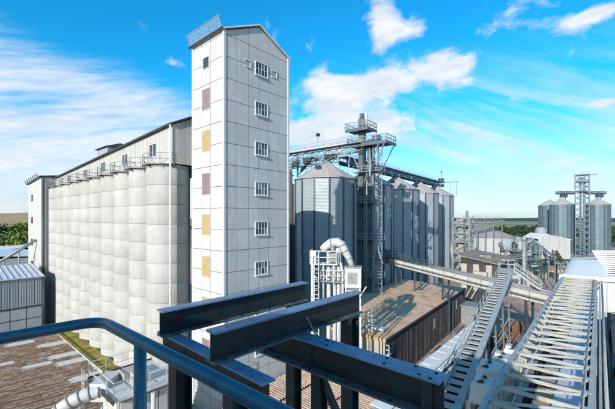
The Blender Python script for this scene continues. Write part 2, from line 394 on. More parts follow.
    # left face openings
    for k, (zc, h, m) in enumerate(((34.0, .95, 'glass_dark'), (30.7, 1.85, 'mauve_panel'), (26.9, 1.9, 'yellow_panel'), (23.0, 1.9, 'mauve_panel'), (19.3, 1.85, 'yellow_panel'), (15.5, 1.85, 'yellow_panel'), (11.8, 1.85, 'yellow_panel'), (8.0, 1.85, 'mauve_panel'))):
        w = .62 if k else .45
        b = B(); b.box(-2.72-w, -2.72+w, -.06, -.036, zc-h/2, zc+h/2); p = b.build('small_window' if k == 0 else 'louvre_panel', m, t)
        b = B()
        for (x0, x1, z0, z1) in ((-w-.04, w+.04, h/2, h/2+.05), (-w-.04, w+.04, -h/2-.05, -h/2), (-w-.05, -w, -h/2, h/2), (w, w+.05, -h/2, h/2)):
            b.box(-2.72+x0, -2.72+x1, -.075, -.036, zc+z0, zc+z1)
        b.build('frame', 'white_clad', p)
head_house()

SR, SS = 2.10, 4.35
ZS = 25.1
def silo_x(k): return -9.32 - SS*k
def concrete_silos():
    ring = B(); hh = 1.93
    ring.lathe([(SR-.07, .0), (SR-.012, .0), (SR, .03), (SR, hh-.04), (SR-.012, hh-.02), (SR-.07, hh-.02)], 36)
    rm = ring.mesh('ring', 'concrete_cream')
    core = B(); core.lathe([(SR-.05, 0), (SR-.05, ZS-.05)], 24); cm = core.mesh('core', 'concrete_joint')
    cap = B(); cap.lathe([(SR+.06, ZS-.2), (SR+.06, ZS), (0.01, ZS+.02)], 36, smooth=False); cpm = cap.mesh('cap', 'concrete_cream')
    rails = []
    rl = B(); rp = []
    a0, a1 = math.pi+.25, 2*math.pi-.25
    for z in (.55, 1.1):
        rl.tube([((SR+.35)*math.cos(a0+(a1-a0)*i/14), (SR+.35)*math.sin(a0+(a1-a0)*i/14), ZS+z) for i in range(15)], .028, 5)
    rlm = rl.mesh('rail', 'grey_metal')
    po = B(); po.bar((0, 0, -.25), (0, 0, 1.12), .05); pom = po.mesh('post', 'grey_metal')
    br = B(); br.bar((-.5, 0, -.5), (.45, 0, -.05), .07); br.bar((-.5, 0, -.08), (.55, 0, -.08), .07); brm = br.mesh('bracket', 'dark_steel')
    dk = B(); dk.lathe([(SR-.1, ZS+.022), (SR+.42, ZS+.022), (SR+.42, ZS+.09), (SR-.1, ZS+.09)], 18, a0=a0, a1=a1, smooth=False); dkm = dk.mesh('ledge', 'grey_metal')
    words = ['nearest the white tower', 'second from the white tower', 'third from the white tower', 'fourth from the white tower', 'fifth from the white tower',
             'sixth from the white tower', 'seventh from the white tower', 'eighth from the white tower', 'ninth from the white tower', 'tenth and farthest from the white tower']
    for k in range(10):
        t = thing('concrete_silo', 'tall round cream concrete silo, %s' % words[k], 'silo', LA(silo_x(k), -.32), AZA, 'row of cream concrete silos')
        put('core', cm, t); put('cap', cpm, t)
        for i in range(13): put('ring', rm, t, (0, 0, i*hh))
        dko = put('ledge', dkm, t)
        put('rail', rlm, dko)
        for q in range(6):
            a = a0+(a1-a0)*q/5; p = ((SR+.35)*math.cos(a), (SR+.35)*math.sin(a), ZS)
            put('post', pom, dko, p)
            if q in (0, 3, 5): put('bracket', brm, dko, (SR*math.cos(a), SR*math.sin(a), ZS), (0, 0, a))
concrete_silos()

def gallery():
    t = thing('silo_gallery', 'long pale clad gallery with a dark sloping roof running along the silo tops', 'gallery', LA(0, 0, ZS), AZA)
    xa, xb = -7.0, -51.0; y0, y1 = -1.0, 7.0
    def ez(x): return 3.95 + .047*(x-xa)
    core = B(); z1, z2 = ez(xa), ez(xb); rz = 1.95
    pts = lambda x, z, e=0: [(x, y0+e, .12), (x, y1-e, .12), (x, y1-e, z-e), (x, (y0+y1)/2, z+rz-e), (x, y0+e, z-e)]
    p, q = pts(xa-.05, z1, .05), pts(xb, z2, .05)
    core.add(p+q, [(0, 1, 2, 3, 4), (9, 8, 7, 6, 5)]+[(i, 5+i, 5+(i+1) % 5, (i+1) % 5) for i in range(5)])
    core.build('wall', 'joint_dark', t)
    n = 42; wd = (xa-xb)/n
    for i in range(n):
        x0, x1 = xa-i*wd, xa-(i+1)*wd
        b = B(); b.hexa([(x1+.012, y0-.03, .1), (x0-.012, y0-.03, .1), (x0-.012, y0+.03, .1), (x1+.012, y0+.03, .1), (x1+.012, y0-.03, ez(x1)-.06), (x0-.012, y0-.03, ez(x0)-.06), (x0-.012, y0+.03, ez(x0)-.06), (x1+.012, y0+.03, ez(x1)-.06)])
        for q in (.33, .66): xx = x0+(x1-x0)*q; b.box(xx-.03, xx+.03, y0-.06, y0-.031, .1, ez(x1)-.1)
        b.build('cladding_panel', 'gallery_clad', t)
    # near end wall
    for i in range(6):
        ya, yb = y0+(y1-y0)*i/6+.015, y0+(y1-y0)*(i+1)/6-.015
        f = lambda y: ez(xa)+rz*(1-abs(y-3)/4)-.08
        ps = [(xa-.03, ya, .1), (xa-.03, yb, .1), (xa-.03, yb, f(yb)), (xa-.03, ya, f(ya))]
        if ya < 3 < yb: ps.insert(3, (xa-.03, 3, f(3)))
        b = B(); b.poly(ps, (.06, 0, 0)); b.build('end_panel', 'gallery_clad', t)
    b = B(); o = .25
    p = [(xa+o, y0-o, z1-.1), (xa+o, 3, z1+rz), (xa+o, y1+o, z1-.1), (xa+o, y1+o, z1+.08), (xa+o, 3, z1+rz+.18), (xa+o, y0-o, z1+.08)]
    q = [(xb, a[1], a[2]-z1+z2) for a in p]
    b.add(p+q, [(0, 1, 2, 3, 4, 5), (11, 10, 9, 8, 7, 6)]+[(i, 6+i, 6+(i+1) % 6, (i+1) % 6) for i in range(6)])
    rf = b.build('roof', 'roof_dark', t)
    b = B(); b.bar((xa+.2, y0-.33, z1-.05), (xb, y0-.33, z2-.05), .16, .16); b.build('gutter', 'dark_steel', rf)
    b = B(); b.tube([(xa+.05, y0-.32, z1-.1), (xa+.05, y0-.32, -ZS+.3)], .1, 8); b.build('downpipe', 'trim_white', t)
    # roof monitor
    mx = -33.5; mz = ez(mx)+.9
    b = B(); b.box(mx-2.2, mx+2.2, 1.2, 4.6, mz, mz+1.75); mo = b.build('roof_monitor', 'grey_clad', rf)
    b = B(); b.poly([(mx-2.5, .8, mz+1.75), (mx-2.5, 2.9, mz+2.45), (mx-2.5, 5, mz+1.75)], (5, 0, 0)); b.build('monitor_roof', 'roof_dark', mo)
    # small paired windows
    for x in (-11.2, -18.6, -26.0, -33.4, -41.5):
        h = 1.25 if x > -30 else 1.0; zc = ez(x)*.50
        b = B()
        for s in (-1, 1): b.box(x+s*.42-.36, x+s*.42+.36, y0-.1, y0-.035, zc-h/2-.06, zc+h/2+.06)
        w = b.build('window', 'trim_white', t)
        for s in (-1, 1):
            b = B(); b.box(x+s*.42-.3, x+s*.42+.3, y0-.125, y0-.101, zc-h/2, zc+h/2); b.build('pane', 'glass_dark', w)
    # filler and dark backing added so the gap beside the tower stays shaded
    b = B(); b.box(-7.1, -5.15, 1.3, 3.4, -ZS, 4.2); b.build('gap_filler', 'grey_clad', t)
    b = B(); b.box(-8.2, -5.2, 2.2, 2.6, -ZS, .05); b.build('gap_backing', 'joint_dark', t)
    # elevator block at the far end
gallery()
def end_block():
    t = thing('end_stair_block', 'pale rectangular stair block with small windows at the far end of the silo row', 'building', LA(-51.2, -3.0), AZA)
    b = B(); b.hexa([(-10.8, 0, 0), (0, 0, 0), (0, 9, 0), (-10.8, 9, 0), (-10.8, 0, 26.3), (0, 0, 27.0), (0, 9, 28), (-10.8, 9, 27.4)]); b.build('wall', 'gallery_clad', t)
    for z in (23.6, 19.4, 15.2, 11.0):
        b = B(); b.box(-8.0, -6.6, -.08, -.01, z-.6, z+.6); w = b.build('window', 'dark_steel', t)
        b = B(); b.box(-7.9, -6.7, -.1, -.081, z-.5, z+.5); b.build('pane', 'glass_dark', w)
    b = B(); b.hexa([(-11.1, -.3, 26.32), (.2, -.3, 27.02), (.2, 9.2, 28.05), (-11.1, 9.2, 27.45), (-11.1, -.3, 26.6), (.2, -.3, 27.3), (.2, 9.2, 28.3), (-11.1, 9.2, 27.7)]); b.build('roof', 'dark_steel', t)
    b = B()
    for k in range(7): x = -11+k*1.7; b.bar((x, -.3, 26.5+(x+11)*.064), (x, -.55, 27.15+(x+11)*.064), .09)
    b.bar((-11, -.45, 26.85), (-.8, -.45, 27.5), .05)
    b.build('guard_rail', 'dark_steel', t)
    b = B(); b.tube([(.25, .3, 0), (.25, .3, 26.8)], .16, 8); b.build('downpipe', 'dark_steel', t)
end_block()

# ------------------------------------------------------------------ low corrugated roofs on the left
def corr_mesh(name, m, w, l, n=7, amp=.05):
    b = B(); seg = n*4; vs = []; fs = []
    for i in range(seg+1):
        x = w*i/seg; z = amp*math.sin(2*math.pi*i/4)
        vs += [(x, 0, z), (x, l, z)]
    for i in range(seg): fs.append((2*i, 2*i+2, 2*i+3, 2*i+1))
    f0 = 0; b.add(vs, fs); return b.mesh(name, m)
def low_roof():
    zg = 3.1; x0, x1 = -38.5, -3.0; y0, y1 = -4.4, -24.5
    t = thing('corrugated_roof_shed', 'low shed with a weathered brown corrugated roof and pale skylight sheets beside the silos', 'shed', LA(0, 0), AZA)
    b = B(); b.box(x0, x1, y1, y0-.1, 0, zg-.3); b.build('wall', 'grey_clad', t)
    sl = .045
    me = corr_mesh('roof_sheet', 'corr_brown', 1.5, 3.1, 2, .10); sk = corr_mesh('skylight_sheet', 'skylight', 1.5, 3.1, 6, .03)
    rs = random.Random(3)
    sky_at = {(9, 0), (11, 0), (3, 1), (10, 1), (15, 0), (5, 0), (8, 2)}
    nx = int((x1-x0)/1.42)
    for i in range(nx):
        for j in range(7):
            y = y0 - 2.9*(j+1)
            is_s = (i, j) in sky_at
            o = put('skylight_sheet' if is_s else 'roof_sheet', sk if is_s else me, t,
                (x0+i*1.42, y, zg+sl*(y0-y)+.02+rs.uniform(-.03, .04)+.02*(i % 2)), (-math.atan(sl)+rs.uniform(-.006, .006), rs.uniform(-.012, .012), 0))
    b = B(); b.box(x0, x1, y0-.02, y0+2.3, zg-.3, zg-.06); g = b.build('valley_gutter', 'moss', t)
    b = B(); b.tube([(x0, y0+.1, zg+.25), (x1, y0+.1, zg+.25)], .07, 8); b.build('gutter_pipe', 'white_metal', t)
low_roof()
def red_roof():
    t = thing('red_corrugated_shed', 'low shed with a fine striped red-brown corrugated roof below the blue girders', 'shed', LA(0, 0), AZA)
    b = B(); b.box(.9, 13.5, -13, 10.5, 0, 3.6); b.build('wall', 'grey_clad', t)
    me = corr_mesh('roof_sheet', 'corr_red', 1.5, 3.2, 5, .06)
    for i in range(17):
        for j in range(4):
            y = -13+i*1.43; put('roof_sheet', me, t, (.6+3.15*(j+1), y, 3.75+.012*(i % 2)+(3-j)*.22), (0, R(0), R(90)))
            o = t.children[-1]
            o.rotation_euler = (R(4.0), 0, R(90))
red_roof()
def grey_shed():
    t = thing('grey_ribbed_shed', 'grey ribbed metal shed in front of the far stair block', 'shed', LA(-44, -4.2), AZA)
    b = B(); b.box(-8, -.05, -14, 0, 0, 10.4); b.build('wall', 'joint_dark', t)
    for i in range(14):
        ya, yb = -i-.02, -i-.98
        b = B(); b.box(-.05, 0, yb, ya, 6.0, 10.35)
        for q in (.2, .5, .8): b.box(0, .05, yb+q-.06, yb+q+.06, 6.0, 10.35)
        b.build('ribbed_panel', 'grey_clad', t)
        if i % 2 == 0:
            for z in (0.1, 2.1, 4.1):
                b = B(); b.box(-.05, -.01, -i-1.94, -i-.06, z, z+1.85); b.build('lower_panel', 'grey_clad', t)
    b = B(); b.bar((.05, 0, 5.9), (.05, -14, 5.9), .12, .14); b.build('girt', 'dark_steel', t)
    b = B()
    b.hexa([(-8.3, -14.3, 11.6), (.35, -14.3, 10.42), (.35, .3, 10.42), (-8.3, .3, 11.6), (-8.3, -14.3, 11.75), (.35, -14.3, 10.57), (.35, .3, 10.57), (-8.3, .3, 11.75)])
    rf = b.build('roof', 'pale_blue', t)
    for i in range(20):
        y = -14+i*.74; b = B(); b.bar((-8.2, y, 11.78), (.3, y, 10.62), .12, .1); b.build('roof_rib', 'white_clad', rf)
    b = B(); b.tube([(.2, .15, 10.3), (.2, .15, 0)], .18, 8); b.build('downpipe', 'dark_steel', t)
grey_shed()
# white warehouse roofs and inclined conveyor beyond
def warehouse(loc, az, w, l, h, label, m='roof_white'):
    t = thing('warehouse', label, 'warehouse', loc, az, 'white warehouses beyond the silos')
    b = B(); b.box(-w/2, w/2, 0, l, 0, h); b.build('wall', 'grey_clad', t)
    b = B(); b.poly([(-w/2-.4, -.4, h), (0, -.4, h+1.2), (w/2+.4, -.4, h), (w/2+.4, -.4, h+.2), (0, -.4, h+1.4), (-w/2-.4, -.4, h+.2)], (0, l+.8, 0)); b.build('roof', m, t)
    for i in range(6):
        b = B(); b.box(-w/2+w*i/6+.6, -w/2+w*(i+1)/6-.6, -.06, -.005, 1.0, 3.0); b.build('window', 'glass_dark', t)
warehouse((-100, 108, 0), -42, 34, 30, 6.6, 'white roofed low warehouse at the left edge beyond the grey ribbed shed')
warehouse((-118, 150, 0), -42, 30, 26, 6.0, 'second white roofed warehouse in front of the trees on the left')
t = thing('inclined_conveyor', 'thin grey inclined conveyor rising to the far stair block', 'conveyor', (0, 0, 0), 0)
a, b_ = W(-14, 270, 62), W(36, 240, 64)
b = B(); b.tube([a, b_], .27, 8); b.build('tube', 'grey_metal', t)
b = B()
for f in (.05, .35, .65): p = a.lerp(b_, f); b.bar((p.x, p.y, 0), p-Vector((0, 0, .3)), .2)
b.build('support', 'grey_metal', t)

# ------------------------------------------------------------------ steel silos
AZB = 37.5
FB = Vector((math.sin(R(AZB)), math.cos(R(AZB)), 0)); RB = Vector((math.cos(R(AZB)), -math.sin(R(AZB)), 0))
S0 = Vector((3.5, 67.0, 0)); SP = 16.4
def steel_silo_proto(name, label, rad, ze, zt, n, group, mwall='galv'):
    t = thing(name, label, 'silo', (0, 0, 0), 0, group)
    b = B(); b.lathe([(rad+.35, 0), (rad+.35, .8), (0.01, .8)], n, smooth=False); b.build('plinth', 'grey_metal', t)
    da = 2*math.pi/n
    ap = rad*math.cos(da/2); fw = rad*math.sin(da/2)
    b = B(); b.box(-fw+.02, fw-.02, -ap, -ap+.05, .8, ze); pm = b.mesh('wall_panel', mwall)
    b = B(); b.box(-.13, .13, -rad-.16, -rad+.08, .8, ze+.05); sm = b.mesh('stiffener', 'galv_dark')
    b = B(); rt = 1.0
    b.add([(-fw*1.04, -ap*1.05, ze-.05), (fw*1.04, -ap*1.05, ze-.05), (fw*rt/rad, -ap*rt/rad, zt), (-fw*rt/rad, -ap*rt/rad, zt), (-fw*1.04, -ap*1.05, ze+.05), (fw*1.04, -ap*1.05, ze+.05), (fw*rt/rad, -ap*rt/rad, zt+.06), (-fw*rt/rad, -ap*rt/rad, zt+.06)],
          [(0, 1, 2, 3)[::-1], (4, 5, 6, 7), (0, 1, 5, 4), (1, 2, 6, 5), (2, 3, 7, 6), (3, 0, 4, 7)])
    b.bar((-fw*1.0, -ap*1.02, ze+.1), (-fw*rt/rad, -ap*rt/rad, zt+.1), .12, .1)
    rm = b.mesh('roof_panel', 'galv_roof')
    b = B(); b.lathe([(rad-.09, ze-.25), (rad-.09, ze+.12)], n, smooth=False); b.build('eave_ring', 'galv_dark', t)
    for i in range(n):
        put('wall_panel', pm, t, rot=(0, 0, i*da)); put('stiffener', sm, t, rot=(0, 0, (i+.5)*da)); put('roof_panel', rm, t, rot=(0, 0, i*da))
    b = B(); b.lathe([(rt+.1, zt-.1), (rt+.1, zt+.35), (.01, zt+.5)], 14, smooth=False); b.build('roof_cap', 'galv_frame', t)
    return t
def steel_row():
    lab = ['steel panel silo with sun on its upper left, nearest the white tower', 'steel panel silo just right of the tall bucket elevator', 'third steel panel silo of the row from the white tower',
           'fourth steel panel silo of the row from the white tower', 'last steel panel silo at the right end of the row']
    p = steel_silo_proto('steel_silo', lab[0], 5.9, 27.0, 30.2, 14, 'row of steel panel silos')
    for k in range(5):
        o = p if k == 0 else copy_tree(p)
        o.location = S0 + FB*SP*k; o['label'] = lab[k]; o.rotation_euler = (0, 0, -R(AZB) + R(2))
        b = B(); a = R(-78); b.box(-.45, .45, -.3, .3, 0, .5); h = b.build('roof_hatch', 'galv_dark', o); h.location = (2.6*math.cos(a), 3.4*math.sin(a), 28.85); h.rotation_euler = (R(35), 0, 0)
steel_row()
def lattice(b, p, q, w, h, n, r=.09, chord=.14):
    """box truss between p and q: 4 chords, verticals and diagonals"""
    p = Vector(p); q = Vector(q); t = (q-p).normalized(); s = t.cross(Vector((0, 0, 1)))
    if s.length < .01: s = Vector((1, 0, 0))
    s.normalize(); up = s.cross(t)
    c = lambda f, i, j: p.lerp(q, f)+s*(i*w/2)+up*(j*h/2)
    for i in (-1, 1):
        for j in (-1, 1): b.bar(c(0, i, j), c(1, i, j), chord)
        for k in range(n):
            b.bar(c(k/n, i, -1), c(k/n, i, 1), r); b.bar(c(k/n, i, -1 if k % 2 else 1), c((k+1)/n, i, 1 if k % 2 else -1), r)
    for j in (-1, 1):
        for k in range(n): b.bar(c(k/n, -1, j), c((k+1)/n, 1, j), r*.8)
    return b
def railing(b, pts, h=1.1, r=.035, sp=1.2, mid=True):
    pts = [Vector(p) for p in pts]
    for a, c in zip(pts, pts[1:]):
        n = max(1, round((c-a).length/sp))
        for z in ((h, h*.5) if mid else (h,)): b.bar(a+Vector((0, 0, z)), c+Vector((0, 0, z)), r*1.6)
        for i in range(n+1): p = a.lerp(c, i/n); b.bar(p, p+Vector((0, 0, h)), r*1.6)
    return b
def over_silo_conveyor():
    t = thing('silo_top_conveyor', 'long blue grey conveyor bridge along the tops of the steel silos', 'conveyor', (0, 0, 0), 0)
    a = S0+FB*6+Vector((0, 0, 31.6)); c = S0+FB*(SP*4+7)+Vector((0, 0, 31.4))
    b = lattice(B(), a, c, 1.8, 1.5, 34, .1, .2); b.build('truss', 'blue_metal', t)
    for s in (-1, 1):
        b = B(); o = RB*(.95*s)
        n = 15
        for k in range(n):
            bb = B(); p, q = a.lerp(c, k/n+.004), a.lerp(c, (k+1)/n-.004); bb.bar(p+o+Vector((0, 0, -.35)), q+o+Vector((0, 0, -.35)), .06, .75); bb.build('side_panel', 'blue_metal', t)
    b = B(); b.bar(a+Vector((0, 0, .8)), c+Vector((0, 0, .8)), 1.4, .12); b.build('deck', 'galv_frame', t)
    b = B(); railing(b, [a+RB*.9+Vector((0, 0, .8)), c+RB*.9+Vector((0, 0, .8))], 1.0, .03, 2.2); railing(b, [a-RB*.9+Vector((0, 0, .8)), c-RB*.9+Vector((0, 0, .8))], 1.0, .03, 2.2); b.build('railing', 'galv_frame', t)
    for k in range(1, 5):
        p = S0+FB*SP*k; b = B()
        b.bar(p+Vector((0, 0, 30.3)), p+Vector((0, 0, 31)), .7); b.tube([p+FB*2.5+Vector((0, 0, 30.9)), p+FB*3.4-RB*.3+Vector((0, 0, 28.6))], .25, 8); b.build('spout', 'galv_frame', t)
    # end platform with a drive frame
    e = c; b = B(); b.bar(e-RB*1.2+Vector((0, 0, .9)), e+RB*5.6+Vector((0, 0, .9)), .9, .25)
    for s in (3.0, 5.2): b.bar(e+RB*s+Vector((0, 0, .8)), e+RB*s+Vector((0, 0, -4.2)), .16)
    b.bar(e+RB*3+Vector((0, 0, -1.5)), e+RB*5.2+Vector((0, 0, -1.5)), .12); b.bar(e+RB*3+Vector((0, 0, -3.4)), e+RB*5.2+Vector((0, 0, -3.4)), .12)
    b.build('end_platform', 'galv_frame', t)
    b = B(); b.cbox(0, 0, 0, 1.6, 1.8, 1.1); o = b.build('drive_unit', 'galv_dark', t); o.location = e+Vector((-.6, -1.2, 1.6))
    b = B(); b.bar(e+Vector((0, 0, 1.6)), e+Vector((0, 0, 4.4)), .12); b.lathe([(.01, 4.4), (.35, 4.5), (.35, 4.9), (.01, 5.0)], 8, e.x, e.y)
    for i in range(len(b.v)-32, len(b.v)): b.v[i] = (b.v[i][0], b.v[i][1], b.v[i][2]+e.z)
    b.build('lamp', 'galv_dark', t)
over_silo_conveyor()
EL0 = Vector((11.2, 63.5, 0))
def elevator():
    t = thing('bucket_elevator', 'tall steel bucket elevator with railed head platforms between the first two steel silos', 'elevator', EL0, AZB)
    for s, w in ((-1.45, 1.15), (.35, 1.05)):
        b = B(); b.box(s-w/2, s+w/2, -.45, .45, 0, 37.2 if s < 0 else 34)
        lg = b.build('elevator_leg', 'elevator_steel', t)
        for k in range(13):
            b = B(); b.box(s-w/2-.07, s+w/2+.07, -.52, .52, 2+k*2.6, 2.12+k*2.6); b.build('flange', 'galv_dark', lg)
    b = B()
    for x in (-.6, 1.3):
        for y in (-1.0, 1.0): b.bar((x, y, 0), (x, y, 33), .16)
    for k in range(0, 16, 2):
        z = 1+k*2.0
        b.bar((-.6, -1, z), (1.3, -1, z), .09); b.bar((1.3, -1, z), (1.3, 1, z), .09); b.bar((1.3, -1, z), (1.3, 1, z+2), .07); 
    b.build('tower_frame', 'galv_frame', t)
    for k in range(11):
        z = 3+k*2.7; b = B(); b.bar((1.45, -1.05, z), (3.0, -1.05, z+1.35), .07); b.bar((3.0, -1.05, z+1.35), (1.45, -1.05, z+2.7), .07); b.bar((3.0, -1.05, z), (3.0, -1.05, z+2.7), .09); b.bar((1.45, -1.05, z), (3.0, -1.05, z), .07); b.build('ladder_tier', 'galv_frame', t)
    for z in (9.5, 16, 22.5, 28):
        b = B(); b.box(-2.4, 3.3, -1.9, -.55, z, z+.1); pf = b.build('rest_platform', 'grey_metal', t); b = B(); railing(b, [(-2.4, -1.9, z), (3.3, -1.9, z), (3.3, -.55, z)], 1.1, .035, .95); b.build('railing', 'galv_frame', pf)
    # platforms
    for (x0, x1, y0, y1, z, nm) in ((-3.4, 4.2, -2.0, 2.0, 33.0, 'main_platform'), (-4.0, .6, -1.8, 1.8, 35.9, 'upper_platform')):
        b = B(); b.box(x0, x1, y0, y1, z-.12, z); b.box(x0, x1, y0-.06, y0, z-.4, z+.12); b.box(x1, x1+.06, y0, y1, z-.4, z+.12); p = b.build(nm, 'elevator_steel', t)
        b = B(); railing(b, [(x0, y0, z), (x1, y0, z), (x1, y1, z), (x0, y1, z), (x0, y0, z)], 1.25, .055, .9); b.build('railing', 'galv_frame', p)
    b = B(); b.box(-2.0, -.65, -.6, .6, 35.9, 38.0); b.tube([(-1.5, 0, 38), (-1.5, 0, 39)], .42, 12); hd = b.build('head', 'elevator_steel', t)
    b = B(); b.tube([(-.5, -.2, 36), (-.5, -.2, 38.6), (-.65, -.2, 38.9), (-.8, -.2, 38.6)], .24, 12); b.build('vent_pipe', 'duct_white', hd)
    b = B(); b.box(.9, 2.2, -.7, .6, 33.0, 34.5); b.build('drive_unit', 'galv_dark', t)
    b = B()
    for p, q in (((-3.2, -2, 33), (-1.2, -1, 28)), ((4.0, -2, 33), (1.3, -1, 27.2)), ((4.0, 2, 33), (1.3, 1, 27.2)), ((3.0, -2, 33), (-.6, -1, 26)), ((-3.2, 2, 33), (-.6, 1, 28))): b.bar(p, q, .16)
    b.build('brace', 'galv_frame', t)
    b = B(); b.tube([(.3, -.5, 33), (1.8, -3, 28.5), (2.6, -5, 25.8)], .2, 8)
    b.build('spout', 'galv_frame', t)
    b = B(); b.tube([(1.6, -1.2, 17.5), (2.3, -1.4, 16), (2.6, -1.5, 14), (3.5, -1.7, 12)], .14, 8); b.build('spout', 'galv_frame', t)
    b = B(); b.tube([(1.5, -1.2, 24), (2.6, -1.8, 21.5), (2.6, -1.8, 18)], .14, 8); b.build('spout', 'galv_frame', t)
    b = B(); b.tube([(-.55, -1.3, 0), (-.55, -1.3, 32)], .07, 6)
    for z in range(4, 32, 3): b.tube([(-.9, -1.0, z), (-.2, -1.35, z)], .05, 6)
    b.build('cable_run', 'black_void', t)
elevator()
def cross_conveyor():
    az = -50; dd = Vector((math.sin(R(az)), math.cos(R(az)), 0)); s = Vector((math.cos(R(az)), -math.sin(R(az)), 0))
    t = thing('head_conveyor', 'railed conveyor walkway running from the white tower to the elevator head', 'conveyor', (0, 0, 0), 0)
    a = Vector((10.2, 63, 32.6)); c = a+dd*30
    b = lattice(B(), a, c, 1.6, 1.2, 14, .1, .16); b.build('truss', 'grey_metal', t)
    b = B(); b.tube([a-s*.2+Vector((0, 0, 1.0)), c-s*.2+Vector((0, 0, 1.0))], .42, 12); b.build('conveyor_tube', 'duct_white', t)
    b = B(); b.bar(a+s*-1.3+Vector((0, 0, .65)), c+s*-1.3+Vector((0, 0, .65)), .9, .1); b.build('walkway_deck', 'grey_metal', t)
    b = B(); railing(b, [a-s*1.75+Vector((0, 0, .7)), c-s*1.75+Vector((0, 0, .7))], 1.1, .035, 1.6); b.build('railing', 'galv_frame', t)
    # legs down to the first silo roof
    b = B()
    for k, (dx_, dy_) in enumerate(((-2.4, -1.8), (2.6, -2.2), (-2.2, 2.2), (2.4, 2.0))):
        p = S0+Vector((dx_, dy_, 29.2)); q = a+dd*(5.5+1.2*k)+Vector((0, 0, -.5)); b.bar(p, q, .13)
    b.bar(a+dd*11+Vector((0, 0, -.6)), S0+Vector((-4.5, 1.5, 28)), .14); b.bar(a+dd*3+Vector((0, 0, -.6)), S0+Vector((3.8, -3.2, 28)), .14)
    b.build('support', 'galv_frame', t)
    # drive housings and spouts hanging under it
    b = B(); p = a+dd*7.5
    b.cbox(p.x, p.y-.3, p.z-1.0, 2.4, 1.4, .8); b.tube([p+Vector((0, 0, -1.2)), S0+Vector((0, 0, 30.4))], .35, 10); b.build('drop_box', 'dark_steel', t); b = B(); b.tube([a+dd*12+Vector((0, -.4, -.5)), a+dd*15+Vector((0, -.8, -3.2))], .3, 8)
    b.build('spout', 'dark_steel', t)
    p = a+dd*9.2-s*1.75+Vector((0, 0, 1.8)); b = B(); b.bar(p, p+Vector((0, 0, 1.2)), .08); b.cbox(p.x, p.y, p.z+1.45, .75, .5, .5); b.build('floodlight', 'black_void', t)
    for k in range(3):
        p = a+dd*(13+3*k)-s*.6; b = B(); b.cbox(p.x, p.y, p.z-1.2-.3*k, 1.5, 1.3, 1.1); b.build('drive_unit', 'dark_steel', t)
    rs = random.Random(31)
    for k in range(9):
        p = a+dd*(8+k*1.7)-s*rs.uniform(-.5, 1.2)+Vector((0, 0, -1.0-rs.random()*1.8)); b = B(); b.cbox(p.x, p.y, p.z, rs.uniform(.5, 1.2), rs.uniform(.5, 1.0), rs.uniform(.4, 1.0)); b.build('motor_box', rs.choice(['dark_steel', 'grey_metal', 'galv_dark', 'rail_steel']), t)
        q = p+dd*rs.uniform(-2.5, 2.5)+Vector((0, 0, -rs.uniform(1, 2.4))); b = B(); b.tube([p, q], .12, 7); b.build('pipe', rs.choice(['grey_metal', 'duct_white', 'dark_steel']), t)
    b = lattice(B(), a+dd*6-s*.5+Vector((0, 0, -1.7)), a+dd*26-s*.5+Vector((0, 0, -2.0)), 1.3, .9, 12, .08, .12); b.build('lower_truss', 'dark_steel', t)
    b = B()
    for k in (16, 22): p = a+dd*k; b.bar((p.x, p.y, 0), p, .4)
    b.build('trestle', 'dark_steel', t)
cross_conveyor()
# dark equipment mass between the tower and the first silo
def dark_shaft():
    t = thing('steel_leg_bank', 'dark bank of vertical elevator legs in the gap right of the white tower', 'elevator', (-3.0, 73.5, 0), 0)
    for k in range(4):
        b = B(); b.box(-2.0+k*.62, -1.45+k*.62, -.4+.3*(k % 2), .5, 0, 27+1.5*(k % 3)); b.build('leg', ['galv_dark', 'dark_steel', 'rail_steel', 'galv_dark'][k], t)
    b = B(); lattice(b, (-.9, 1.5, 0), (-.9, 1.5, 29), 1.2, 1.2, 14, .08, .12); b.build('frame', 'dark_steel', t)
dark_shaft()

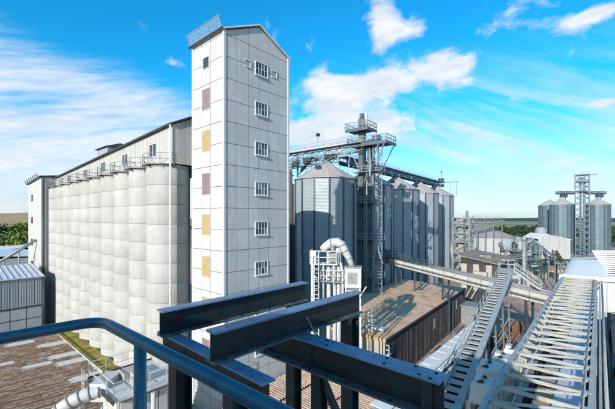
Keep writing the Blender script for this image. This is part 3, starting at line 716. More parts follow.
# ------------------------------------------------------------------ brown roofed shed
def brown_shed():
    N = Vector((8.86, 40, 0)); t = thing('flat_roof_shed', 'long dark stained shed with a sunlit tan roof beside the steel silos', 'shed', N, AZB)
    L, w, h = 36.0, 12.6, 6.0
    b = B(); b.box(-w, -.06, .06, L, 0, h-.12); b.build('wall', 'joint_dark', t)
    n = 20
    for i in range(n):
        b = B(); y0, y1 = L*i/n+.025, L*(i+1)/n-.025; b.box(-.06, .0, y0, y1, .0, h-.2)
        for q in (.25, .5, .75): yy = y0+(y1-y0)*q; b.box(0, .035, yy-.05, yy+.05, 0, h-.2)
        b.build('wall_panel', 'shed_wall', t)
    for i in range(7):
        b = B(); x0, x1 = -w*i/7-.03, -w*(i+1)/7+.03; b.box(x1, x0, 0, .06, 0, h-.2); b.build('end_panel', 'shed_end', t)
    b = B(); vs = []; nx, ny = 10, 26; rs = random.Random(5)
    for i in range(nx+1):
        for j in range(ny+1):
            x = .15-(w+.3)*i/nx; y = -.2+(L+.4)*j/ny
            vs.append((x, y, h+.08+.35*(i/nx)+rs.uniform(-.025, .025)))
    fs = [(i*(ny+1)+j, i*(ny+1)+j+1, (i+1)*(ny+1)+j+1, (i+1)*(ny+1)+j) for i in range(nx) for j in range(ny)]
    b.add(vs, fs); b.box(-w-.1, .13, -.18, L+.18, h-.15, h+.03); rf = b.build('roof', 'shed_roof', t)
    b = B(); b.box(.14, .22, -.2, L+.2, h-.2, h+.1); b.build('roof_edge', 'shed_wall', rf)
    b = B(); b.box(-w, .22, -.28, -.21, h-.2, h+.12); b.build('roof_edge', 'orange_panel', rf)
    for yy, z in ((17.5, 3.6), (30, 4.0)):
        b = B(); b.box(.036, .06, yy-.35, yy+.35, z-.8, z+.8); b.build('wall_patch', 'skylight', t)
    # heaped residue on the roof
    b = B(); rs = random.Random(9)
    for k in range(26):
        x = -1.5-rs.random()*4.5; y = 24+rs.random()*10; r = rs.uniform(.3, 1.0)
        b.lathe([(r, h+.05), (r*.7, h+.13+.1*r), (.01, h+.16+.14*r)], 7, x-.6, y)
    o = b.build('residue', 'brown_roof', t); o['kind'] = 'stuff'
brown_shed()
def shed_cage():
    p = Gz(371, 328, 6.3); t = thing('caged_ladder', 'white caged ladder with a small landing at the near end of the tan roofed shed', 'ladder', (p.x-.1, p.y-1.0, 0), AZB)
    b = B()
    for x in (-.55, .55):
        for y in (-.55, .55): b.bar((x, y, 0), (x, y, 8.6), .09)
    for z in [i*.55 for i in range(3, 16)]: b.bar((-.55, -.55, z), (.55, -.55, z), .07)
    for z in (6.4, 7.5, 8.6):
        for s in (-1, 1): b.bar((s*.55, -.55, z), (s*.55, .55, z), .08); b.bar((-.55, s*.55, z), (.55, s*.55, z), .08)
    b.build('cage', 'white_metal', t)
    b = B(); b.box(-1.2, 1.3, .6, 1.6, 6.35, 6.5); b.build('landing', 'white_metal', t)
    b = B(); railing(b, [(-4.5, -.6, 5.2), (-.6, -.6, 5.2)], 1.1, .04, .9); b.bar((-4.5, -.3, 5.15), (-.6, -.3, 5.15), .8, .1); railing(b, [(1.0, -.8, 4.2), (2.6, -.8, 4.2)], 1.1, .05, .8); b.bar((1, -.5, 4.15), (2.6, -.5, 4.15), .8, .1)
    for x in (-4.4, -2.5, 2.5): b.bar((x, -.4, 0), (x, -.4, 5.1 if x < 0 else 4.1), .12)
    b.build('walkway', 'white_metal', t)
shed_cage()

# ------------------------------------------------------------------ white dust filter with elbow duct
def dust_duct():
    D = 35.0; o = W(335, 300, D); s = D/350
    t = thing('dust_extraction_duct', 'white curved dust duct with railed platform and hopper box before the first steel silo', 'duct', (o.x, o.y, 0), 10)
    z = lambda py: EYE-(py-217)*s
    x = lambda px: (px-335)*s
    # elbow: from lower left up, over and down to the right
    pts = [(x(322), 0, z(250)), (x(326), 0, z(246.5)), (x(331), 0, z(243)), (x(337), 0, z(242)), (x(342), 0, z(245)), (x(345), 0, z(251)), (x(349), 0, z(258)), (x(352), 0, z(266))]
    b = B(); b.tube(pts, [.36, .42, .47, .47, .44, .38, .32, .28], 14); e = b.build('elbow', 'duct_white', t)
    for i in (2, 4, 5, 6):
        p, q = Vector(pts[i]), Vector(pts[i+1]); dd = (q-p).normalized()*.05; b = B(); b.tube([p-dd, p+dd], [.5, .5, .52, .5, .49, .43, .37][i], 14); b.build('flange', 'grey_metal', e)
    for px, r, top in ((328.5, .22, 252), (338, .30, 248)):
        b = B(); b.tube([(x(px), .1, 0), (x(px), .1, z(top))], r, 12); b.build('down_pipe', 'duct_white', t)
    b = B(); b.box(x(345), x(361), -.7, .7, z(286), z(267)); hp = b.build('hopper_box', 'duct_white', t)
    b = B(); b.box(x(344.4), x(361.6), -.76, .76, z(267), z(265.6)); b.build('lid', 'grey_metal', hp)
    b = B(); b.add([(x(346), -.6, z(286)), (x(360), -.6, z(286)), (x(360), .6, z(286)), (x(346), .6, z(286)), (x(351), -.2, z(294)), (x(355), -.2, z(294)), (x(355), .2, z(294)), (x(351), .2, z(294))], [(0, 1, 5, 4), (1, 2, 6, 5), (2, 3, 7, 6), (3, 0, 4, 7), (4, 5, 6, 7)]); b.build('cone', 'grey_metal', hp)
    b = B()
    for px in (346, 360):
        for y in (-.6, .6): b.bar((x(px), y, 0), (x(px), y, z(285)), .12)
    b.bar((x(346), -.6, z(289)), (x(360), -.6, z(289)), .1); b.bar((x(360), -.6, z(287)), (x(352), -.6, z(300)), .1); b.bar((x(366), -.7, z(284)), (x(355), -.7, z(302)), .1)
    b.build('frame', 'white_metal', t)
    b = B(); b.box(x(311), x(338), -.8, .9, z(264.2), z(263)); pf = b.build('platform', 'white_metal', t)
    b = B(); railing(b, [(x(311), .9, z(263)), (x(311), -.8, z(263)), (x(337), -.8, z(263))], 1.25, .05, .75); b.build('railing', 'white_metal', pf)
    b = B(); b.box(x(311), x(317), -.84, -.80, z(263), z(251)); b.build('sign_board', 'duct_white', pf)
    b = B()
    for px in (312.5, 334.5):
        for y in (-.7, .8): b.bar((x(px), y, 0), (x(px), y, z(264)), .12)
    b.bar((x(312.5), -.7, z(268)), (x(318), -.7, z(280)), .08); b.bar((x(334), -.7, z(266)), (x(326), -.7, z(276)), .08)
    b.build('platform_leg', 'white_metal', t)
    b = B()
    for px in (314, 320): b.bar((x(px), -1.0, 4), (x(px), -1.0, z(255)), .07)
    for i in range(30): zz_ = 4+i*.42; b.bar((x(314), -1.0, zz_), (x(320), -1.0, zz_), .05)
    for i in range(6):
        zz_ = z(268)-i*.9; b.tube([(x(313), -1.0, zz_), (x(313.5), -1.5, zz_), (x(317), -1.75, zz_), (x(320.5), -1.5, zz_), (x(321), -1.0, zz_)], .03, 5)
    b.build('ladder', 'white_metal', t)
    b = B(); b.bar((x(340), -.1, z(283)), (x(360), -.1, z(279)), .12); b.build('brace', 'white_metal', t)
    b = B(); b.box(x(322), x(344), -.9, .9, z(281), z(280)); lp = b.build('lower_platform', 'grey_metal', t); b = B(); railing(b, [(x(322), -.9, z(280)), (x(344), -.9, z(280)), (x(344), .9, z(280))], 1.1, .04, .6); b.build('railing', 'white_metal', lp)
    b = B(); b.cbox(x(333), -.3, z(257), .7, .7, .9); b.tube([(x(333), -.3, z(253)), (x(333), -.3, z(246))], .2, 10); b.build('fan_unit', 'grey_metal', t)
    b = B(); b.tube([(x(341), -.4, z(262)), (x(343), -.5, z(272)), (x(343), -.5, z(298)), (x(348), -.5, z(303))], .13, 8); b.tube([(x(324), -.5, z(262)), (x(324), -.5, z(300))], .1, 8); b.build('small_pipe', 'duct_white', t)
    b = B(); b.box(x(348), x(357), -.78, -.705, z(282), z(271)); b.build('access_door', 'grey_metal', hp)
    b = B()
    for q_ in range(5): b.bar((x(318+6*q_), .8, z(264)), (x(324+6*q_), .8, z(280)), .06)
    b.build('cross_brace', 'white_metal', t)
    p = W(357.5, 303, 36.5); q = thing('fire_hose_cabinet', 'small red cabinet on a post beside the hopper box', 'cabinet', (p.x, p.y, 0), 10)
    b = B(); b.cbox(0, 0, p.z, .5, .35, 1.0); c = b.build('box', 'red_paint', q); b = B(); b.cbox(0, -.18, p.z-.2, .3, .03, .4); b.build('panel', 'white_metal', c)
    b = B(); b.bar((0, 0, 0), (0, 0, p.z-.5), .14); b.build('post', 'grey_metal', q)
dust_duct()

# ------------------------------------------------------------------ filter tower lower left with pale duct
def filter_tower():
    o = W(132, 378, 25); t = thing('filter_tower', 'pale filter housing with thin white railings at lower left', 'filter', (o.x, o.y, 0), AZA)
    h = o.z
    b = B(); b.box(-1.5, 2.0, -1.6, 1.9, 0, h-.1); b.build('housing', 'shed_end', t)
    for i in range(4):
        b = B(); b.box(-1.4+i*.84, -.66+i*.84, -1.68, -1.605, h-4.2, h-.5); b.build('panel', 'skylight', t)
        b = B(); b.box(2.005, 2.08, -1.5+i*.84, -.76+i*.84, h-4.2, h-.5); b.build('panel', 'skylight', t)
    b = B(); b.box(-2.2, 2.6, -2.1, 2.4, h-.1, h); d_ = b.build('deck', 'skylight', t)
    b = B(); b.box(-2.25, 2.65, -2.16, -2.1, h-.2, h+.12); b.box(-2.26, -2.2, -2.1, 2.4, h-.2, h+.12); b.build('toe_board', 'dark_steel', d_)
    b = B(); railing(b, [(-2.2, 2.4, h), (-2.2, -2.1, h), (2.6, -2.1, h), (2.6, 2.4, h), (-2.2, 2.4, h)], 1.15, .025, 1.1); b.build('railing', 'white_metal', d_)
    b = B(); b.box(-1.0, .2, -.6, .8, h, h+.5); b.box(.7, 1.5, -.4, .6, h, h+.8); b.build('fan_box', 'shed_end', t)
    b = B(); b.tube([(2.4, -.9, h-2.2), (2.9, -.9, h-2.0), (3.1, -.6, h-1.2)], .3, 10); b.tube([(2.5, .4, 1), (2.5, .4, h-.3)], .16, 8); b.build('pipe', 'duct_white', t)
    b = B()
    for y in (-2.6,):
        for i in range(26): b.bar((-1.9, y, .5+i*.32), (-1.4, y, .5+i*.32), .035)
        b.bar((-1.9, y, 0), (-1.9, y, h+1), .05); b.bar((-1.4, y, 0), (-1.4, y, h+1), .05)
    b.build('ladder', 'white_metal', t)
    # duct leaving to the left, drooping
    a = W(108, 390, 23.6); pts = [a, W(99, 391, 23.4), W(90, 393, 23.2), W(80, 397, 23), W(70, 402, 22.8), W(60, 409, 22.6), W(50, 419, 22.4), W(44, 432, 22.2)]
    q = thing('bent_duct', 'ribbed white bent duct running out of the filter housing at lower left', 'duct', (a.x, a.y, a.z), 0)
    b = B(); b.tube([p-a for p in pts], .40, 14); b.build('tube', 'duct_white', q)
    for i in range(1, 7):
        dd = (pts[i+1]-pts[i]).normalized()*.06; b = B(); b.tube([pts[i]-a-dd, pts[i]-a+dd], .45, 14); b.build('collar', 'grey_metal', q)
    b = B(); p = W(102, 391, 24.3); b.box(p.x-a.x-.2, p.x-a.x+.9, -.4, 1.6, -.6, .6); b.build('transition_box', 'duct_white', q)
    b = B(); p = pts[3]-a; b.bar((p.x, p.y, p.z-.4), (p.x, p.y, -a.z+3.3), .14); b.build('support', 'grey_metal', q)
filter_tower()

# ------------------------------------------------------------------ right side: white conveyor gantry and hipped white building
AZC = 39.8
FC = Vector((math.sin(R(AZC)), math.cos(R(AZC)), 0)); RC = Vector((math.cos(R(AZC)), -math.sin(R(AZC)), 0))
def gantry():
    e = W(562, 277, 52.8); Z = 10.9; L = 54.0; w = 4.0
    t = thing('open_conveyor_gantry', 'open cream steel gantry with zigzag top bracing leading to the white building', 'gantry', (e.x, e.y, 0), AZC)
    # local: y=0 at the building, negative towards the camera; x 0..w
    n = 27; bay = L/n; dz = -2.3
    for x in (0, w):
        b = B(); b.box(x-.12, x+.12, -L, 0, Z-.2, Z+.05); b.build('top_chord', 'gantry_white', t)
        b = B(); b.box(x-.15, x+.15, -L, 0, Z+dz-.15, Z+dz+.1); b.build('bottom_chord', 'gantry_cream', t)
    for k in range(n+1):
        y = -k*bay
        b = B(); b.bar((.12, y, Z-.07), (w-.12, y, Z-.07), .09, .2); b.build('cross_beam', 'gantry_cream', t)
        if k: b = B(); b.bar((.12, y+.05, Z-.08), (w-.12, y+bay-.05, Z-.08), .075, .13); b.build('diagonal_brace', 'gantry_white', t)
        for x in (0, w):
            b = B(); b.bar((x, y, Z+dz+.1), (x, y, Z-.2), .17); b.build('post', 'gantry_cream', t)
        if k:
            b = B(); b.bar((0, y, Z+dz+.1), (0, y+bay, Z-.2), .12); b.build('web_brace', 'gantry_white', t)
        if k < n:
            y1, y0 = y-.03, y-bay+.03
            b = B(); b.box(2.25, 3.45, y0, y1, Z+dz+.5, Z+dz+.62); c = b.build('cover_panel', 'pale_blue', t)
            b = B(); b.box(1.2, 2.2, y0, y1, Z+dz+.2, Z+dz+.32); b.build('belt_panel', ['tan_panel', 'brown_roof', 'tan_panel', 'shed_end', 'tan_panel', 'orange_panel', 'brown_roof'][k % 7], t)
            b = B(); b.box(.28, .75, y0, y1, Z+dz+.3, Z+dz+.4); b.build('walkway_panel', 'grey_metal', t)
            b = B(); b.box(1.2, 2.2, y0+.25, y0+.42, Z+dz+.325, Z+dz+.42); b.build('roller', 'black_void', t)
    b = B(); b.box(.2, w-.2, -L, 0, Z+dz-.35, Z+dz-.2); b.build('under_tray', 'black_void', t)
    b = B(); b.box(2.2, 2.25, -L, 0, Z+dz-.1, Z+dz+.6); b.box(3.45, 3.5, -L, 0, Z+dz-.1, Z+dz+.6); b.build('cover_side', 'pale_blue', t)
    b = B(); b.box(w+.3, w+.42, -L, 0, Z-.15, Z-.05); b.tube([(w+.6, -L, Z-.3), (w+.6, 0, Z-.3)], .09, 8); b.build('cable_tray', 'gantry_white', t)
    for x, zz_, rr in ((.3, .14, .035), (3.72, .15, .04)):
        b = B(); b.tube([(x, -L, Z+zz_), (x, 0, Z+zz_)], rr, 6); b.build('service_pipe', 'galv_frame', t)
    gp = B(); gp.box(-.02, .24, -.17, .17, Z+.052, Z+.07); gm = gp.mesh('gusset_plate', 'gantry_white'); gp = B(); gp.box(-.24, .02, -.17, .17, Z+.052, Z+.07); gm2 = gp.mesh('gusset_plate', 'gantry_white')
    for k in range(n+1): put('gusset_plate', gm, t, (0, -k*bay, 0)); put('gusset_plate', gm2, t, (w, -k*bay, 0))
    b = B(); b.tube([(1.0, -L, Z+dz+.7), (1.0, 0, Z+dz+.7)], .07, 7); b.build('conduit', 'black_void', t)
    b = B(); b.tube([(.9, -L, Z-.35), (.9, 0, Z-.35)], .05, 7); b.build('conduit', 'gantry_white', t)
    # end portal at the building
    b = B(); b.box(-.35, w+.35, .1, .45, Z+.05, Z+.45); b.box(-.35, -.05, .1, .45, Z-3, Z+.05); b.box(w+.05, w+.35, .1, .45, Z-3, Z+.05); b.build('end_portal', 'white_metal', t)
    for y in (-2, -12, -22, -32, -42, -52):
        b = B(); 
        for x in (.0, w): b.bar((x, y, 0), (x, y, Z+dz-.15), .26)
        b.bar((0, y, 1), (w, y, 7.5), .12); b.bar((w, y, 1), (0, y, 7.5), .12); b.build('trestle', 'cream_metal', t)
    # plant boxes hung on the left side
    rs = random.Random(11)
    for k, (y, wd, ln, hh) in enumerate(((-36.2, .8, .9, 1.0), (-38.2, 1.1, 1.5, 1.2), (-40.4, 1.5, 1.8, 1.3), (-42.9, 1.2, 1.5, 1.2))):
        q = thing('fan_housing', ['white fan housing on the gantry side, farthest of the line', 'white fan housing on the gantry side, second from the far end', 'white fan housing on the gantry side, second from the near end', 'white fan housing on the gantry side, nearest the bottom edge'][k], 'fan housing', (e.x, e.y, 0), AZC, 'white fan housings along the gantry')
        b = B(); zt = Z-.35
        b.hexa([(-wd-.3, y-ln/2, zt-hh), (-.3, y-ln/2, zt-hh), (-.3, y+ln/2, zt-hh), (-wd-.3, y+ln/2, zt-hh), (-wd-.2, y-ln/2+.1, zt-.1), (-.35, y-ln/2+.1, zt), (-.35, y+ln/2-.1, zt), (-wd-.2, y+ln/2-.1, zt-.1)])
        c = b.build('casing', 'duct_white', q)
        for s in (-.25, .25):
            b = B(); b.poly([(-wd+.1, y+s*ln-.1, zt-.05), (-wd+.45, y+s*ln-.1, zt-.03), (-wd+.3, y+s*ln+.25, zt-.05)], (0, 0, .06)); b.build('inlet', 'black_void', c)
        b = B(); b.box(-wd-.1, -wd+.25, y-.3, y+.3, zt-.08, zt+.18); b.build('cap', 'duct_white', c)
        b = B(); b.tube([(-wd-.1, y, zt-hh+.3), (-wd-.5, y, zt-hh-.4), (-wd-.5, y, zt-hh-1.6)], .16, 8); b.build('outlet_pipe', 'duct_white', c)
        b = B(); b.bar((-.8, y, zt-hh+.02), (0, y, zt-hh-.2), .15); b.bar((-.9, y, zt-hh), (-.1, y, Z+dz), .1); b.build('bracket', 'white_metal', q)
gantry()
def white_building():
    e = W(563, 276, 54.0); t = thing('white_roofed_building', 'big white building with smooth hipped roof end and ribbed slope at the right edge', 'building', (e.x, e.y, 0), AZC)
    h = 11.0; L = 26; w = 40
    b = B(); b.box(.2, w, .2, L, 0, h); b.build('wall', 'grey_clad', t)
    # front slope of roof, rounded left verge
    def rz(x, f): return h + (.3+1.55*f - .3*f*f) + .075*x*f
    b = B(); nx, ny = 24, 10; vs = []
    xs = [0, .25, .7, 1.3]+[1.3+(5.3-1.3)*i/(nx-3) for i in range(1, nx-2)]
    for i, xx in enumerate(xs):
        drop = {0: .85, 1: .42, 2: .14, 3: .03}.get(i, 0)
        for j in range(ny+1):
            f = j/ny; vs.append((xx, f*9-.1, rz(xx, f)-drop*(.35+.65*f)))
    m = ny+1
    fs = [(i*m+j, (i+1)*m+j, (i+1)*m+j+1, i*m+j+1) for i in range(len(xs)-1) for j in range(ny)]
    b.add(vs, fs); b.sm.update(range(len(b.f)))
    rf = b.build('roof', 'roof_white', t)
    b = B(); b.hexa([(0, 8.9, h), (5.3, 8.9, h), (5.3, L, h), (0, L, h), (0, 8.9, h+.8), (5.3, 8.9, rz(5.3, 1)-.02), (5.3, L, h+1), (0, L, h+.4)]); b.build('rear_roof', 'roof_white', rf)
    b = B(); b.box(.02, w, -.2, .05, h-.35, h+.28); b.build('fascia', 'trim_white', t)
    # ribbed roof to the right; dark base colour holds the shade between ribs
    b = B(); b.hexa([(5.3, -.1, h), (w, -.1, h), (w, L, h), (5.3, L, h), (5.3, -.1, h+.3), (w, -.1, h+.3), (w, L*.6, h+5.4), (5.3, L*.6, h+3.0)]); b.build('ribbed_roof', 'dark_steel', t)
    for i in range(14):
        f = i/14; b = B(); y = -.1+f*(L*.6+.1)
        b.bar((5.35-1.3*f*1.7, y, h+.36+2.7*f+(.0)), (w, y, h+.36+5.1*f), .34, .2); b.build('roof_rib', 'roof_white', t)
    for i in range(8):
        b = B(); b.box(.4+i*1.2, 1.5+i*1.2, .12, .19, 6.2, 10.4); b.build('wall_panel', 'white_clad', t)
white_building()
def dark_building():
    e = W(563, 276, 54.0)
    t = thing('shaded_plant_bay', 'plant bay with shadow put into its dark colours at the right edge beside the gantry', 'building', (e.x, e.y, 0), AZC)
    b = B(); b.box(5.6, 16, -44, -6.5, 0, 7.2); b.build('wall', 'dark_steel', t)  # shadow at the right edge put into dark wall and roof colours
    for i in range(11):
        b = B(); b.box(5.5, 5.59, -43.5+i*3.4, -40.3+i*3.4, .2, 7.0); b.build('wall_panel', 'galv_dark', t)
    b = B(); b.box(5.3, 16.2, -44.2, -6.3, 7.2, 7.4); b.build('roof', 'roof_dark', t)
    b = B()
    for y in (-10, -14, -27, -33): b.tube([(5.2, y, .5), (5.2, y, 8.2), (6.5, y, 8.6)], .16, 8)
    b.tube([(5.1, -40, 6), (5.1, -7, 6)], .14, 8); b.build('pipe', 'blue_pipe', t)
    for y, m in ((-9, 'grey_metal'), (-17, 'duct_white'), (-24, 'grey_metal'), (-30, 'blue_pipe'), (-36, 'duct_white')):
        b = B(); b.box(6.2, 8.4, y-1.1, y+1.1, 7.41, 8.5); b.build('roof_unit', m, t)
dark_building()

# ------------------------------------------------------------------ stepped conveyor ramp with landing
def ramp():
    a = W(446, 409, 21.4); c = W(506, 273, 46.5)
    t = thing('stepped_conveyor_ramp', 'white slotted conveyor ramp climbing away to a railed landing', 'ramp', (0, 0, 0), 0)
    a = a-(c-a)*.12
    dd = (c-a).normalized(); s = dd.cross(Vector((0, 0, 1))).normalized(); up = s.cross(dd)
    L = (c-a).length
    for sg in (-1, 1):
        b = B(); o = s*(.62*sg); b.bar(a+o+up*.08, c+o+up*.08, .14 if sg < 0 else .44, .3); b.build('stringer', 'gantry_white', t)
    n = int(L/.9)
    for i in range(n):
        p = a+dd*(i+.5)*.9; b = B(); b.bar(p-s*.55+up*.07, p+s*.41+up*.07, .60, .1); b.build('step_plate', 'gantry_white', t)
    b = B(); b.bar(a-up*.35, c-up*.35, 1.05, .08); b.build('belly_plate', 'black_void', t)
    for sg in (-1,):
        b = B(); railing(b, [a+s*.75*sg, c+s*.75*sg], 1.05, .03, 1.8); b.build('handrail', 'gantry_white', t)
    # landing and short flight down the far side
    l0 = c+dd*.2; b = B(); b.bar(l0-up*.05, l0+dd*2.2-up*.05, 1.9, .12); ld = b.build('landing', 'gantry_white', t)
    b = B(); railing(b, [l0+s*.9, l0+dd*2.2+s*.9, l0+dd*2.2-s*.9, l0-s*.9], 1.15, .055, .8); b.build('railing', 'gantry_white', ld)
    f0 = l0+dd*1.1+s*1.0; f1 = W(541, 289, 45.0)
    st = B()
    w_ = (f1-f0).normalized().cross(Vector((0, 0, 1))).normalized()
    for sg in (-.5, .5): st.bar(f0+w_*sg, f1+w_*sg, .1, .25)
    fl = st.build('side_flight', 'gantry_white', t)
    for i in range(9): p = f0.lerp(f1, (i+.5)/9); b = B(); b.bar(p-w_*.5, p+w_*.5, .28, .05); b.build('tread', 'gantry_white', fl)
    b = B(); railing(b, [f0+w_*.5, f1+w_*.5], 1.05, .05, .9); railing(b, [f0-w_*.5, f1-w_*.5], 1.05, .05, .9); b.build('railing', 'gantry_white', fl)
    # trestles below
    for f in (.25, .42, .58, .74, .9):
        p = a.lerp(c, f); b = B()
        for sg in (-.55, .55): b.bar((p+s*sg*1.6).xy.to_3d(), p+s*sg-up*.3, .13)
        m_ = p.z*.5; q0, q1 = p+s*-.7, p+s*.7
        b.bar((q0.x, q0.y, m_-1.5), (q1.x, q1.y, m_+1.5), .09); b.bar((q1.x, q1.y, m_-1.5), (q0.x, q0.y, m_+1.5), .09); b.bar((q0.x, q0.y, m_+3), (q1.x, q1.y, m_+3), .09)
        b.build('trestle', 'grey_metal', t)
ramp()
def long_roof_conveyor():
    a = Gz(426, 369, 5.2); c = Gz(481, 322, 5.4); dd = (c-a).normalized(); s = dd.cross(Vector((0, 0, 1))).normalized()
    a = a-dd*9
    t = thing('covered_conveyor', 'low pale covered conveyor between the dark shed wall and the stepped ramp', 'conveyor', (0, 0, 0), 0)
    L = (c-a).length; n = 14
    b = B(); b.bar(a-Vector((0, 0, .7)), c-Vector((0, 0, .7)), 1.5, 1.2); b.build('casing', 'grey_metal', t)
    for k in range(n):
        p, q = a.lerp(c, k/n+.003), a.lerp(c, (k+1)/n-.003); b = B()
        b.hexa([p-s*.95+Vector((0, 0, -.1)), p+s*.95+Vector((0, 0, -.22)), q+s*.95+Vector((0, 0, -.22)), q-s*.95+Vector((0, 0, -.1)), p-s*.95, p+s*.95+Vector((0, 0, -.12)), q+s*.95+Vector((0, 0, -.12)), q-s*.95]); b.build('cover_sheet', 'roof_white', t)
    b = B(); b.tube([a+s*1.25, c+s*1.25], .1, 8); b.tube([a+s*1.55+Vector((0, 0, -.3)), c+s*1.55+Vector((0, 0, -.3))], .1, 8); b.build('pipe', 'white_metal', t)
    b = B()
    for f in (.1, .35, .6, .9): p = a.lerp(c, f); b.bar((p.x, p.y, 0), p-Vector((0, 0, 1.2)), .25); b.bar((p.x+s.x*1.4, p.y+s.y*1.4, 0), p+s*1.4-Vector((0, 0, .3)), .12)
    b.build('leg', 'grey_metal', t)
long_roof_conveyor()
def bridge():
    a = W(392, 261, 72); c = W(575, 306, 41.5); t = thing('conveyor_bridge', 'long pale enclosed conveyor bridge crossing from the steel silos to the gantry', 'bridge', (0, 0, 0), 0)
    dd = (c-a).normalized(); s = dd.cross(Vector((0, 0, 1))).normalized(); up = s.cross(dd); n = 14
    b = B(); b.bar(a, c, 1.7, 1.3); b.build('tube', 'grey_metal', t)
    for k in range(n):
        p, q = a.lerp(c, k/n+.002), a.lerp(c, (k+1)/n-.002)
        b = B(); b.bar(p+up*.71, q+up*.71, 2.0, .1); b.build('top_sheet', 'cream_metal' if k > 3 else 'green_steel', t)
        for sg in (-1, 1): b = B(); b.bar(p+s*sg*.9+up*.05, q+s*sg*.9+up*.05, .07, 1.15); b.build('side_sheet', 'white_metal' if k % 2 else 'cream_metal', t)
    b = B(); b.bar(a+s*1.3+up*.1, c+s*1.3+up*.1, .5, .08); b.tube([a+s*1.1+up*.9, c+s*1.1+up*.9], .1, 8); b.tube([a-s*.6+up*.9, c-s*.6+up*.9], .12, 8); b.build('pipe', 'grey_metal', t)
    for f in (.06, .22, .42, .63, .84):
        p = a.lerp(c, f); b = B()
        for sg in (-.7, .7): q = p+s*sg; b.bar((q.x, q.y, 0), q-up*.6, .25)
        b.bar(p-s*.7-up*5, p+s*.7-up*1, .1); b.build('support', 'galv_dark', t)
    # railed head at the silo end
    b = B(); railing(b, [a+s*1.2+up*.8-dd*4, a+s*1.2+up*.8+dd*12], 1.1, .05, 1.6); railing(b, [a-s*1.0+up*.8-dd*4, a-s*1.0+up*.8+dd*4], 1.1, .05, 1.6); b.build('railing', 'green_steel', t)
    p = a-dd*2.5; b = B(); b.cbox(p.x, p.y, p.z+.6, 2.4, 3, 2.6); b.build('head_box', 'galv_dark', t)
bridge()

# ------------------------------------------------------------------ railway siding and yard clutter
def red_slab():
    M_ = mat('red_concrete', (.62, .41, .30), .9, col2=(.50, .32, .235), scale=.18, stain=(.22, .16, .13), stainamt=.6, stainscale=.16, bump=.3, bscale=3)
    b = B(); b.box(-9, 15, 0, 78, .002, .006); o = b.build('concrete_apron', 'red_concrete'); o['kind'] = 'structure'; o.location = (14, 26, 0); o.rotation_euler = (0, 0, -R(AZC))
red_slab()
def pipe_runs():
    rs = random.Random(41); cols = ['rail_steel', 'grey_metal', 'sleeper', 'duct_white', 'corr_red', 'blue_pipe', 'grey_metal', 'rail_steel', 'tan_panel']
    lab = ['rusty', 'grey', 'brown', 'white', 'red-brown', 'blue', 'second grey', 'second rusty', 'tan']
    for k in range(9):
        a = W(452+k*6.5, 400-k*3+rs.uniform(-8, 8), 27+rs.uniform(-2, 4)); a.z = rs.uniform(1.2, 5.5); c = a+Vector((.62, .785, 0))*rs.uniform(14, 30)+Vector((0, 0, rs.uniform(-1, 1.5)))
        t = thing('pipe_run', '%s pipe run on thin stands between the ramp and the gantry' % lab[k], 'pipe', (0, 0, 0), 0, 'pipe runs between ramp and gantry')
        b = B(); b.tube([a, a.lerp(c, .5), c, c+Vector((rs.uniform(-1, 1), 1, -1.0))], rs.uniform(.09, .2), 9); b.build('pipe', cols[k], t)
        for f in (.08, .36, .64, .92): p = a.lerp(c, f); b = B(); b.bar((p.x, p.y, 0), p, .1); b.build('stand', 'grey_metal', t)
pipe_runs()
